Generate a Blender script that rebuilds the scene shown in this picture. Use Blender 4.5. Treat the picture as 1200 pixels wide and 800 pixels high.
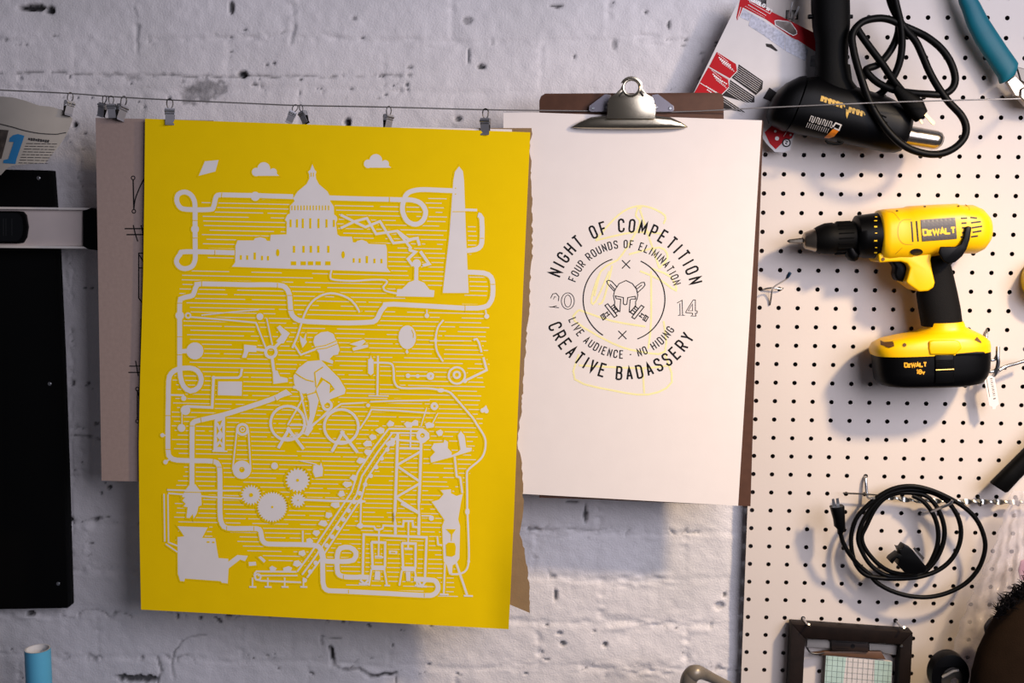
import bpy, bmesh, math, random
import numpy as np
from mathutils import Vector, Matrix
from mathutils.bvhtree import BVHTree
from mathutils.geometry import tessellate_polygon

random.seed(7); np.random.seed(7)
S = bpy.context.scene
for o in list(bpy.data.objects): bpy.data.objects.remove(o)

# ------------------------------------------------------------------ camera
R = ((0.999356, -0.011245, 0.034089), (0.015186, 0.992939, -0.117653), (-0.032525, 0.118094, 0.99247))
PEG = -0.018                       # front face of the pegboard; the brick wall is the plane Y = 0
CAM = Vector((-0.283797, -1.498553 + PEG, 1.8 - 0.253581))
def bw(v): return Vector((v[0], v[2], -v[1]))
right, down, fwd = bw(R[0]), bw(R[1]), bw(R[2])
cam = bpy.data.cameras.new('camera'); co = bpy.data.objects.new('camera', cam); S.collection.objects.link(co)
m = Matrix((right, -down, -fwd)).transposed().to_4x4(); m.translation = CAM
co.matrix_world = m
cam.sensor_width = 36.0; cam.lens = 1300 / 1200 * 36; cam.clip_start = .05
cam.dof.use_dof = True; cam.dof.focus_distance = 1.44; cam.dof.aperture_fstop = 4
S.camera = co
def ray(px, py): return right * ((px - 600) / 1300) + down * ((py - 400) / 1300) + fwd
def P(px, py, Y=0.0):
    d = ray(px, py); return CAM + d * ((Y - CAM.y) / d.y)

# ------------------------------------------------------------------ light
S.view_settings.view_transform = 'Standard'; S.view_settings.look = 'None'
S.view_settings.gamma = 1; S.view_settings.use_curve_mapping = False
S.view_settings.exposure = 0.07
W = bpy.data.worlds.new('room_air'); S.world = W; W.use_nodes = True
W.node_tree.nodes['Background'].inputs[0].default_value = (0.86, 0.84, 1.0, 1)
W.node_tree.nodes['Background'].inputs[1].default_value = 0.07
def look(o, p): o.rotation_euler = (p - o.location).to_track_quat('-Z', 'Y').to_euler()
# warm work lamp at upper right, out of the frame
kl = bpy.data.lights.new('work_lamp', 'SPOT'); ko = bpy.data.objects.new('work_lamp', kl); S.collection.objects.link(ko)
n = P(1437, -104, 0); ko.location = (n.x, -0.66, n.z)
kl.energy = 62; kl.color = (1.0, 0.75, 0.46); kl.spot_size = math.radians(132); kl.spot_blend = 1.0; kl.shadow_soft_size = 0.045
look(ko, P(-929, 3979, 0))
# cool daylight from a window behind the camera to the right
wl = bpy.data.lights.new('window_light', 'AREA'); wo = bpy.data.objects.new('window_light', wl); S.collection.objects.link(wo)
wl.shape = 'RECTANGLE'; wl.size = 1.5; wl.size_y = 1.2; wl.energy = 39; wl.color = (0.87, 0.86, 1.0)
wo.location = (0.95, -1.75, 2.05); look(wo, Vector((0.25, 0, 1.6)))

# ------------------------------------------------------------------ materials
def lin(c):
    c /= 255
    return c / 12.92 if c <= .04045 else ((c + .055) / 1.055) ** 2.4
def rgb(h): return tuple(lin(int(h[i:i + 2], 16)) for i in (0, 2, 4)) + (1,)
MATS = {}
def mat(name, hexc, rough=.6, metal=0, var=.06, vscale=40, bump=0, bscale=300, spec=.5, coat=0, alpha=1, trans=0):
    if name in MATS: return MATS[name]
    M = bpy.data.materials.new(name); M.use_nodes = True; nt = M.node_tree; b = nt.nodes['Principled BSDF']
    c = rgb(hexc)
    b.inputs['Roughness'].default_value = rough; b.inputs['Metallic'].default_value = metal
    b.inputs['Specular IOR Level'].default_value = spec; b.inputs['Coat Weight'].default_value = coat
    b.inputs['Alpha'].default_value = alpha; b.inputs['Transmission Weight'].default_value = trans
    tc = nt.nodes.new('ShaderNodeTexCoord')
    nz = nt.nodes.new('ShaderNodeTexNoise'); nz.inputs['Scale'].default_value = vscale; nz.inputs['Detail'].default_value = 4
    nt.links.new(tc.outputs['Object'], nz.inputs['Vector'])
    rp = nt.nodes.new('ShaderNodeValToRGB')
    rp.color_ramp.elements[0].position = .3; rp.color_ramp.elements[1].position = .7
    rp.color_ramp.elements[0].color = tuple(x * (1 - var) for x in c[:3]) + (1,)
    rp.color_ramp.elements[1].color = tuple(min(1, x * (1 + var)) for x in c[:3]) + (1,)
    nt.links.new(nz.outputs['Fac'], rp.inputs['Fac']); nt.links.new(rp.outputs['Color'], b.inputs['Base Color'])
    if bump:
        n2 = nt.nodes.new('ShaderNodeTexNoise'); n2.inputs['Scale'].default_value = bscale; n2.inputs['Detail'].default_value = 3
        bp = nt.nodes.new('ShaderNodeBump'); bp.inputs['Strength'].default_value = bump; bp.inputs['Distance'].default_value = .001
        nt.links.new(tc.outputs['Object'], n2.inputs['Vector']); nt.links.new(n2.outputs['Fac'], bp.inputs['Height'])
        nt.links.new(bp.outputs['Normal'], b.inputs['Normal'])
    MATS[name] = M; return M

# ------------------------------------------------------------------ object helpers
ORG = {}
def thing(name, label, cat, loc, group=None):
    o = bpy.data.objects.new(name, None); S.collection.objects.link(o); o.empty_display_size = .02
    o.location = loc; ORG[o.name] = Vector(loc); tag(o, label, cat, group); return o
def tag(o, label, cat, group=None):
    o['label'] = label; o['category'] = cat
    if group: o['group'] = group
    return o
def build(name, verts, faces, material, parent=None, smooth=35, origin=None, bevel=0, seg=2, mats=None, fmat=None):
    """verts in world space; kept relative to the thing they belong to"""
    verts = [Vector(v) for v in verts]
    if parent is not None: L = ORG[parent.name]
    elif origin is not None: L = Vector(origin)
    else:
        xs = [v.x for v in verts]; ys = [v.y for v in verts]; zs = [v.z for v in verts]
        L = Vector(((min(xs) + max(xs)) / 2, (min(ys) + max(ys)) / 2, min(zs)))
    me = bpy.data.meshes.new(name); me.from_pydata([v - L for v in verts], [], faces); me.update()
    bm = bmesh.new(); bm.from_mesh(me); bmesh.ops.recalc_face_normals(bm, faces=bm.faces)
    if bevel:
        es = [e for e in bm.edges if len(e.link_faces) == 2 and e.calc_face_angle(0) > math.radians(30)]
        bmesh.ops.bevel(bm, geom=es, offset=bevel, segments=seg, affect='EDGES', profile=.5, clamp_overlap=True)
    bm.to_mesh(me); bm.free()
    if smooth:
        me.polygons.foreach_set('use_smooth', [True] * len(me.polygons))
        me.set_sharp_from_angle(angle=math.radians(smooth))
    for mm in (mats or [material]): me.materials.append(mm)
    if fmat and not bevel: me.polygons.foreach_set('material_index', fmat)
    o = bpy.data.objects.new(name, me); S.collection.objects.link(o); ORG[o.name] = L
    if parent is not None: o.parent = parent
    else: o.location = L
    return o
class MB:
    def __init__(s): s.v = []; s.f = []
    def add(s, v, f):
        k = len(s.v); s.v += [Vector(x) for x in v]; s.f += [tuple(i + k for i in q) for q in f]; return s
    def box(s, a, b):
        (x0, y0, z0), (x1, y1, z1) = a, b
        return s.add([(x0, y0, z0), (x1, y0, z0), (x1, y1, z0), (x0, y1, z0), (x0, y0, z1), (x1, y0, z1), (x1, y1, z1), (x0, y1, z1)],
                     [(0, 1, 2, 3), (4, 5, 6, 7), (0, 1, 5, 4), (1, 2, 6, 5), (2, 3, 7, 6), (3, 0, 4, 7)])
    def build(s, name, material, parent=None, **k): return build(name, s.v, s.f, material, parent, **k)
def catmull(pts, n=6, closed=False):
    pts = [Vector(p) for p in pts]; N = len(pts); out = []
    for i in range(N if closed else N - 1):
        g = (lambda j: pts[j % N]) if closed else (lambda j: pts[max(0, min(N - 1, j))])
        p0, p1, p2, p3 = g(i - 1), g(i), g(i + 1), g(i + 2)
        for k in range(n):
            t = k / n
            out.append(.5 * ((2 * p1) + (p2 - p0) * t + (2 * p0 - 5 * p1 + 4 * p2 - p3) * t * t + (3 * p1 - p0 - 3 * p2 + p3) * t ** 3))
    if not closed: out.append(pts[-1])
    return out
def tube(mb, pts, r, n=10, closed=False, caps=True):
    pts = [Vector(p) for p in pts]; N = len(pts); rs = r if isinstance(r, (list, tuple)) else [r] * N
    T = []
    for i in range(N):
        a = pts[(i - 1) % N] if (closed or i > 0) else pts[i]; b = pts[(i + 1) % N] if (closed or i < N - 1) else pts[i]
        T.append((b - a).normalized())
    u = T[0].orthogonal().normalized(); V = []
    for i in range(N):
        u = (u - T[i] * u.dot(T[i])); u = u.normalized() if u.length > 1e-6 else T[i].orthogonal().normalized()
        w = T[i].cross(u)
        for k in range(n):
            a = 2 * math.pi * k / n; V.append(pts[i] + (u * math.cos(a) + w * math.sin(a)) * rs[i])
    F = []
    for i in range(N if closed else N - 1):
        for k in range(n):
            j = (i + 1) % N; F.append((i * n + k, i * n + (k + 1) % n, j * n + (k + 1) % n, j * n + k))
    if not closed and caps: F += [tuple(range(n)), tuple(range((N - 1) * n, N * n))]
    return mb.add(V, F)
def loft(mb, secs, n=28):
    """secs: (A px, B px, Y centre, half depth, exponent): a superellipse from A to B"""
    V = []; F = []
    for (A, B, Y, d, e) in secs:
        a, b = P(*A, Y), P(*B, Y); c = (a + b) / 2; u = (b - a) / 2
        for k in range(n):
            t = 2 * math.pi * k / n; cs, sn = math.cos(t), math.sin(t)
            V.append(c + u * math.copysign(abs(cs) ** (2 / e), cs) + Vector((0, -d * math.copysign(abs(sn) ** (2 / e), sn), 0)))
    for i in range(len(secs) - 1):
        for k in range(n): F.append((i * n + k, i * n + (k + 1) % n, (i + 1) * n + (k + 1) % n, (i + 1) * n + k))
    F += [tuple(range(n)), tuple(range((len(secs) - 1) * n, len(secs) * n))]
    return mb.add(V, F)
def extrude(mb, outline, Y0, Y1, holes=()):
    """outline in px at depth Y0 (front), pushed straight back to Y1"""
    loops = [[P(*p, Y0) for p in L] for L in [outline, *holes]]
    tri = tessellate_polygon([[(v.x, v.z, 0) for v in L] for L in loops])
    flat = [v for L in loops for v in L]; n = len(flat)
    V = flat + [Vector((v.x, Y1, v.z)) for v in flat]
    F = [tuple(t) for t in tri] + [tuple(i + n for i in t) for t in tri]; k = 0
    for L in loops:
        m_ = len(L)
        for i in range(m_): F.append((k + i, k + (i + 1) % m_, k + (i + 1) % m_ + n, k + i + n))
        k += m_
    return mb.add(V, F)
def prism(mb, outline, Y0, Y1):
    """same without a hole, ngon caps (bevels well)"""
    a = [P(*p, Y0) for p in outline]; n = len(a)
    return mb.add(a + [Vector((v.x, Y1, v.z)) for v in a], [tuple(range(n)), tuple(range(n, 2 * n))] + [(i, (i + 1) % n, (i + 1) % n + n, i + n) for i in range(n)])
def ell(cx, cy, rx, ry=None, n=24, rot=0):
    ry = ry or rx
    return [(cx + rx * math.cos(t) * math.cos(rot) - ry * math.sin(t) * math.sin(rot), cy + rx * math.cos(t) * math.sin(rot) + ry * math.sin(t) * math.cos(rot)) for t in [2 * math.pi * k / n for k in range(n)]]
# flat ink: ribbons and filled shapes in photo coordinates, mapped onto a surface
class Ink:
    def __init__(s, step=9): s.v = []; s.f = []; s.e = []; s.step = step; s.k = 0; s.mt = 26 if step > 8 else 5
    def poly(s, pts, holes=()):
        flat = [p for L in [pts, *holes] for p in L]
        st = [tuple(flat[i] for i in t) for t in tessellate_polygon([[(p[0], p[1], 0) for p in L] for L in [pts, *holes]])]
        s.k += 1; idx = {}
        def vi(p):
            q = (round(p[0], 3), round(p[1], 3))
            if q not in idx: idx[q] = len(s.v); s.v.append((p[0], p[1])); s.e.append((s.k * 7e-6) % 5e-5)
            return idx[q]
        while st:                              # split big triangles so the ink follows a bent sheet
            t = st.pop(); d = [math.dist(t[i], t[(i + 1) % 3]) for i in range(3)]; m_ = max(d)
            if m_ > s.mt:
                i = d.index(m_); a, b, c = t[i], t[(i + 1) % 3], t[(i + 2) % 3]; h = ((a[0] + b[0]) / 2, (a[1] + b[1]) / 2); st += [(a, h, c), (h, b, c)]
            else: s.f.append(tuple(vi(p) for p in t))
        return s
    def line(s, pts, w, closed=False, smooth=0):
        p = [Vector((x[0], x[1])) for x in pts]
        if smooth: p = [Vector((q.x, q.y)) for q in catmull([(a.x, a.y, 0) for a in p], smooth, closed)]
        if closed: p = p + [p[0]]
        else:
            i = 1 if len(p) > 15 else 10 ** 6
            while i < len(p) - 1:                 # drop points where a traced path doubles back on itself
                a, b = p[i] - p[i - 1], p[i + 1] - p[i]
                if a.length < 1e-6 or b.length < 1e-6 or a.normalized().dot(b.normalized()) < -.75: p.pop(i); i = max(1, i - 1)
                else: i += 1
        q = [p[0]]
        for a, b in zip(p, p[1:]):
            n = max(1, int((b - a).length / s.step))
            q += [a.lerp(b, (i + 1) / n) for i in range(n)]
        p = [q[0]] + [b for a, b in zip(q, q[1:]) if (b - a).length > 1e-4]
        if len(p) < 2: return s
        k = len(s.v); s.k += 1; bo = (s.k * 7e-6) % 5e-5
        for i in range(len(p)):
            s.e += [bo + min(i, 150) * 4e-7] * 2
            if closed and i in (0, len(p) - 1): a, b = p[-2], p[1]; d0 = (p[0] - a).normalized(); d1 = (b - p[0]).normalized()
            else:
                d0 = (p[i] - p[max(0, i - 1)]); d1 = (p[min(len(p) - 1, i + 1)] - p[i])
                d0 = d0.normalized() if d0.length else d1.normalized(); d1 = d1.normalized() if d1.length else d0
            t = d0 + d1; t = t.normalized() if t.length > .1 else d0
            nn = Vector((-t.y, t.x)); c = max(.45, nn.dot(Vector((-d0.y, d0.x))))
            h = nn * (w / 2 / c)
            s.v += [tuple(p[i] + h), tuple(p[i] - h)]
        for i in range(len(p) - 1): s.f.append((k + 2 * i, k + 2 * i + 1, k + 2 * i + 3, k + 2 * i + 2))
        return s
    def disc(s, x, y, r, ry=None, n=18): return s.poly(ell(x, y, r, ry, n))
    def ring(s, x, y, r, w, ry=None): return s.line(ell(x, y, r, ry, 28), w, True)
    def build(s, name, mapper, material, parent): return build(name, [(lambda q: q + (CAM - q).normalized() * e)(mapper(*p)) for p, e in zip(s.v, s.e)], s.f, material, parent, smooth=0)
def on_body(objs, off=.0003):
    """maps a photo point along its sight line onto the surface of the given meshes"""
    tr = []
    for o in objs:
        L = ORG[o.name]; tr.append((BVHTree.FromPolygons([v.co + L for v in o.data.vertices], [tuple(p.vertices) for p in o.data.polygons]), L))
    def f(px, py):
        d = ray(px, py).normalized(); best = None
        for t, L in tr:
            h = t.ray_cast(CAM, d)
            if h[0] and (best is None or h[3] < best[0]): best = (h[3], h[0])
        if best is None: return P(px, py, -.08)
        return best[1] - d * off
    return f
# condensed stroke letters, 1 high, x in 0..1
_O = [(0, .18), (0, .82), (.15, .95), (.5, 1), (.85, .95), (1, .82), (1, .18), (.85, .05), (.5, 0), (.15, .05), (0, .18)]
_C = [(1, .7), (1, .82), (.85, .95), (.5, 1), (.15, .95), (0, .82), (0, .18), (.15, .05), (.5, 0), (.85, .05), (1, .18), (1, .3)]
_PP = [(0, 0), (0, 1), (.6, 1), (.9, .95), (1, .82), (1, .62), (.9, .5), (.6, .45), (0, .45)]
GL = {'O': [_O], 'C': [_C], 'G': [_C[:-1] + [(1, .46), (.55, .46)]], 'D': [[(0, 0), (0, 1), (.6, 1), (.9, .93), (1, .8), (1, .2), (.9, .07), (.6, 0), (0, 0)]],
      'B': [[(0, 0), (0, 1), (.6, 1), (.88, .94), (.94, .8), (.94, .68), (.84, .56), (.55, .52), (0, .52)], [(.55, .52), (.9, .46), (1, .35), (1, .17), (.9, .05), (.6, 0), (0, 0)]],
      'P': [_PP], 'R': [_PP, [(.5, .45), (1, 0)]], 'A': [[(0, 0), (.5, 1), (1, 0)], [(.17, .3), (.83, .3)]],
      'S': [[(1, .74), (1, .85), (.85, .96), (.5, 1), (.15, .96), (0, .84), (0, .7), (.1, .6), (.9, .4), (1, .3), (1, .16), (.85, .04), (.5, 0), (.15, .04), (0, .16), (0, .27)]],
      'E': [[(1, 1), (0, 1), (0, 0), (1, 0)], [(0, .52), (.8, .52)]], 'F': [[(1, 1), (0, 1), (0, 0)], [(0, .5), (.8, .5)]], 'H': [[(0, 0), (0, 1)], [(1, 0), (1, 1)], [(0, .52), (1, .52)]],
      'I': [[(.5, 0), (.5, 1)]], 'L': [[(0, 1), (0, 0), (1, 0)]], 'M': [[(0, 0), (0, 1), (.5, .25), (1, 1), (1, 0)]], 'N': [[(0, 0), (0, 1), (1, 0), (1, 1)]], 'T': [[(0, 1), (1, 1)], [(.5, 1), (.5, 0)]],
      'U': [[(0, 1), (0, .18), (.15, .05), (.5, 0), (.85, .05), (1, .18), (1, 1)]], 'V': [[(0, 1), (.5, 0), (1, 1)]], 'W': [[(0, 1), (.25, 0), (.5, .8), (.75, 0), (1, 1)]], 'X': [[(0, 0), (1, 1)], [(0, 1), (1, 0)]],
      'Y': [[(0, 1), (.5, .48), (1, 1)], [(.5, .48), (.5, 0)]], '-': [[(.1, .45), (.9, .45)]], '1': [[(.2, .8), (.55, 1), (.55, 0)]], '8': [_O, [(0, .52), (1, .52)]], 'v': [[(0, .55), (.5, 0), (1, .55)]]}
def gw(ch): return {'I': .12, ' ': .35, 'M': 1.25, 'W': 1.5, '-': .6, '1': .5}.get(ch, 1)
def write(ink, s, fn, h, w, gap, sw, sizes=None):
    """fn(x along, y up) -> px; h letter height, w letter width"""
    x = 0
    for i, ch in enumerate(s):
        k = sizes[i] if sizes else 1
        cw = gw(ch) * w * (k if k < 1 else 1)
        for L in GL.get(ch, []): ink.line([fn(x + p[0] * cw if ch != 'I' else x + cw / 2, p[1] * h * k) for p in L], sw)
        x += cw + gap
def text_len(s, w, gap, sizes=None): return sum(gw(c) * w * ((sizes[i] if sizes and sizes[i] < 1 else 1)) + gap for i, c in enumerate(s)) - gap
def line_fn(x0, y0, ang=0, mir=1):
    c, s_ = math.cos(ang), math.sin(ang)
    return lambda x, y: (x0 + x * c + y * s_, y0 + x * s_ - y * c)

# ------------------------------------------------------------------ painted brick wall (real relief)
def vnoise(X, Z, s, seed):
    r = np.random.RandomState(seed); G = r.rand(256, 256)
    x = X * s + 1000.3 + seed; z = Z * s + 1000.7 + seed * 2; xi = np.floor(x).astype(int); zi = np.floor(z).astype(int)
    fx = x - xi; fz = z - zi; fx = fx * fx * (3 - 2 * fx); fz = fz * fz * (3 - 2 * fz)
    g = lambda a, b: G[a % 256, b % 256]
    return (g(xi, zi) * (1 - fx) + g(xi + 1, zi) * fx) * (1 - fz) + (g(xi, zi + 1) * (1 - fx) + g(xi + 1, zi + 1) * fx) * fz
def fbm(X, Z, s, seed, o=4): return sum(vnoise(X, Z, s * 2 ** k, seed + k) * .5 ** k for k in range(o)) / sum(.5 ** k for k in range(o))
def wall():
    x0, x1, z0, z1 = -1.5, 1.15, .75, 2.35; st = .0024
    xs = np.arange(x0, x1, st); zs = np.arange(z0, z1, st); X, Z = np.meshgrid(xs, zs)
    zj = P(640, 621).z; C = .0672
    Xw = X + (fbm(X, Z, 9, 3) - .5) * .012; Zw = Z + (fbm(X, Z, 7, 11) - .5) * .016 - .004 * X
    row = np.floor((Zw - zj) / C); fz = (Zw - zj) / C - row
    off = np.where(row % 2 == 0, 0.0, .105) + (row * 37 % 5) * .006 + P(160, 45).x
    bl = .212; col = np.floor((Xw - off) / bl); fx = (Xw - off) / bl - col
    dz = np.minimum(fz, 1 - fz) * C; dx = np.minimum(fx, 1 - fx) * bl
    jz = np.clip(1 - dz / .0075, 0, 1); jx = np.clip(1 - dx / .006, 0, 1)
    jm = np.maximum(jz * jz * (3 - 2 * jz) * (.35 + .9 * fbm(X, Z, 14, 21)), .85 * jx * jx * (3 - 2 * jx) * (fbm(X, Z, 10, 31) + .2))
    hsh = lambda a, b: np.modf(np.abs(np.sin(a * 12.9898 + b * 78.233) * 43758.5))[0]
    H = -(.0012 * jm) + (hsh(row, col) - .5) * .0012 * (1 - jm) + (fbm(X, Z, 18, 41) - .5) * .004 + (fbm(X, Z, 90, 51) - .5) * .0016
    near = np.clip(1 - np.minimum(dz, dx * 1.6) / .015, 0, 1)
    rag = fbm(X, Z * 2.6, 60, 61, 4); nr2 = np.clip(near * (fbm(X, Z, 9, 65) * 2.4 - .6), 0, 1)
    H += nr2 * (rag - .5) * .0095 + nr2 * (fbm(X, Z * 2, 30, 63, 2) - .5) * .005
    stain = np.zeros_like(H); grey = np.clip((fbm(X, Z, 5, 71) - .55) * 1.2, 0, .25)
    # small cracks and pits gathered along the joints
    ridge = np.abs(fbm(X, Z, 16, 81) - .5); cr = np.clip(1 - ridge / .012, 0, 1) * np.clip(near * 1.5 - .5, 0, 1) * (fbm(X, Z, 11, 91) > .52)
    pit = np.clip((fbm(X, Z * 1.7, 95, 101, 4) - .745) * 20, 0, 1) * (near > .2) * (fbm(X, Z, 5, 111) > .47)
    stain = np.maximum(stain, np.maximum(cr * .65, pit * .8)); H -= .0035 * np.maximum(cr, pit)
    px2 = lambda a, b: (P(a, b).x, P(a, b).z)
    k = .00115
    for (a, b, rx, ry, dep, dk, rough) in ((38, 9, 17, 4, .008, 1, .5), (58, 12, 6, 5, .008, 1, .4), (271, 9, 3, 8, .006, .9, .3), (284, 87, 6, 4, .008, 1, .3), (240, 105, 25, 14, .0016, .53, .8), (222, 112, 12, 10, .0012, .5, .8),
                                  (155, 91, 11, 4, .001, .35, .9), (407, 143, 4, 5, .01, 1, .2), (87, 146, 3, 3, .008, 1, .2), (549, 66, 2, 8, .005, .85, .6), (564, 78, 5, 3, .005, .9, .6), (720, 53, 3, 6, .002, .5, .6), (757, 14, 2, 2, .005, 1, .2),
                                  (652, 7, 7, 2, .004, .9, .4), (784, 29, 2, 5, .004, .9, .4), (673, 66, 2, 2, .004, .9, .3), (686, 602, 2.4, 11, .006, .95, .5), (670, 588, 7, 2, .004, .8, .7), (627, 620, 9, 2.5, .004, .7, .8), (651, 697, 2, 9, .004, .8, .5),
                                  (655, 742, 6, 3, .004, .6, .7), (659, 754, 4, 3, .004, .8, .5), (709, 755, 3, 3, .004, .8, .4), (843, 710, 6, 5, .004, .45, .7), (849, 697, 2, 3, .003, .8, .4), (389, 766, 3, 10, .006, .95, .5), (160, 795, 26, 5, .006, .9, .8),
                                  (208, 722, 2, 3, .005, .9, .4), (235, 724, 3, 2, .004, .9, .4), (267, 722, 4, 2, .005, .9, .5), (112, 609, 5, 3, .005, .85, .6), (128, 571, 3, 3, .005, .9, .4), (118, 578, 2, 2, .004, .9, .4), (85, 449, 3, 4, .004, .8, .5), (36, 718, 5, 3, .005, .9, .5),
                                  (82, 609, 3, 3, .005, .9, .4), (480, 79, 4, 2, .003, .7, .5), (479, 88, 3, 2, .003, .6, .5), (415, 22, 3, 2, .003, .6, .5), (548, 24, 6, 4, .003, .5, .7), (321, 74, 3, 2, .004, .9, .3), (312, 76, 2, 2, .004, .9, .3), (24, 92, 3, 2, .003, .4, .4), (537, 139, 4, 3, .004, .8, .4)):
        cx, cz = px2(a, b); q = np.sqrt(((X - cx) / (rx * k)) ** 2 + ((Z - cz) / (ry * k)) ** 2) + (fbm(X, Z, 160, 121, 3) - .5) * 1.3 * rough
        mk = np.clip((1.1 - q) * 3, 0, 1); H -= mk * dep
        if dk < .55: stain = np.maximum(stain, mk * dk * (.6 + .8 * fbm(X, Z, 200, 131, 2)))
        else: stain = np.maximum(stain, mk * dk)
    for pts, w, dk in ((((0, 86), (60, 84), (120, 87), (200, 88), (285, 90), (400, 90), (470, 88)), .0011, .6), (((388, 757), (392, 778), (405, 786), (420, 783), (432, 790), (440, 792), (463, 789)), .0018, .95), (((378, 756), (377, 745), (400, 748)), .001, .6),
                       (((185, 800), (190, 785), (186, 770)), .0013, .7), (((204, 795), (203, 765), (212, 750), (240, 742)), .001, .6), (((463, 790), (464, 800)), .001, .7), (((160, 30), (163, 64)), .0016, .25), (((345, 30), (340, 50)), .0016, .3), (((640, 617), (700, 622), (715, 620)), .001, .4),
                       (((84, 290), (84, 700)), .0008, .0), (((70, 511), (120, 513)), .0011, .6), (((70, 610), (120, 608)), .0012, .5)):
        q = [px2(*p) for p in pts]
        for (ax, az), (bx, bz) in zip(q, q[1:]):
            t = np.clip(((X - ax) * (bx - ax) + (Z - az) * (bz - az)) / ((bx - ax) ** 2 + (bz - az) ** 2), 0, 1)
            d = np.hypot(X - ax - t * (bx - ax) + (fbm(X, Z, 60, 141, 3) - .5) * .008, Z - az - t * (bz - az) + (fbm(X, Z, 55, 151, 3) - .5) * .008)
            mk = np.clip(1.6 - d / (w * 1.3), 0, 1); stain = np.maximum(stain, mk * dk * np.clip(fbm(X, Z, 30, 161) * 2.2 - .2, 0, 1)); H -= mk * .002
    nx, nz = len(xs), len(zs)
    co_ = np.stack([X, -H - .0, Z], -1).reshape(-1, 3).astype(np.float32)
    i = np.arange(nx - 1)[None, :] + (np.arange(nz - 1) * nx)[:, None]
    q = np.stack([i, i + 1, i + nx + 1, i + nx], -1).reshape(-1, 4)
    me = bpy.data.meshes.new('wall_back'); me.vertices.add(nx * nz); me.vertices.foreach_set('co', co_.ravel())
    me.loops.add(q.size); me.loops.foreach_set('vertex_index', q.ravel().astype(np.int32)); me.polygons.add(len(q))
    me.polygons.foreach_set('loop_start', np.arange(0, q.size, 4, dtype=np.int32)); me.update(calc_edges=True)
    me.polygons.foreach_set('use_smooth', np.ones(len(q), bool))
    a = me.color_attributes.new('wear', 'FLOAT_COLOR', 'POINT')
    a.data.foreach_set('color', np.stack([stain, grey, stain * 0, stain * 0 + 1], -1).reshape(-1).astype(np.float32))
    M = mat('painted_brick', 'DFDADB', .6, var=.05, vscale=14, bump=.7, bscale=420); nt = M.node_tree; b = nt.nodes['Principled BSDF']
    at = nt.nodes.new('ShaderNodeVertexColor'); at.layer_name = 'wear'; sp = nt.nodes.new('ShaderNodeSeparateColor'); nt.links.new(at.outputs[0], sp.inputs[0])
    base = b.inputs['Base Color'].links[0].from_socket
    m1 = nt.nodes.new('ShaderNodeMix'); m1.data_type = 'RGBA'; nt.links.new(sp.outputs[1], m1.inputs[0]); nt.links.new(base, m1.inputs[6]); m1.inputs[7].default_value = rgb('8F9088')
    m2 = nt.nodes.new('ShaderNodeMix'); m2.data_type = 'RGBA'; nt.links.new(sp.outputs[0], m2.inputs[0]); nt.links.new(m1.outputs[2], m2.inputs[6]); m2.inputs[7].default_value = rgb('1C1A1C')
    nt.links.new(m2.outputs[2], b.inputs['Base Color'])
    me.materials.append(M); o = bpy.data.objects.new('wall_back', me); S.collection.objects.link(o); o['kind'] = 'structure'
wall()

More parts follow.
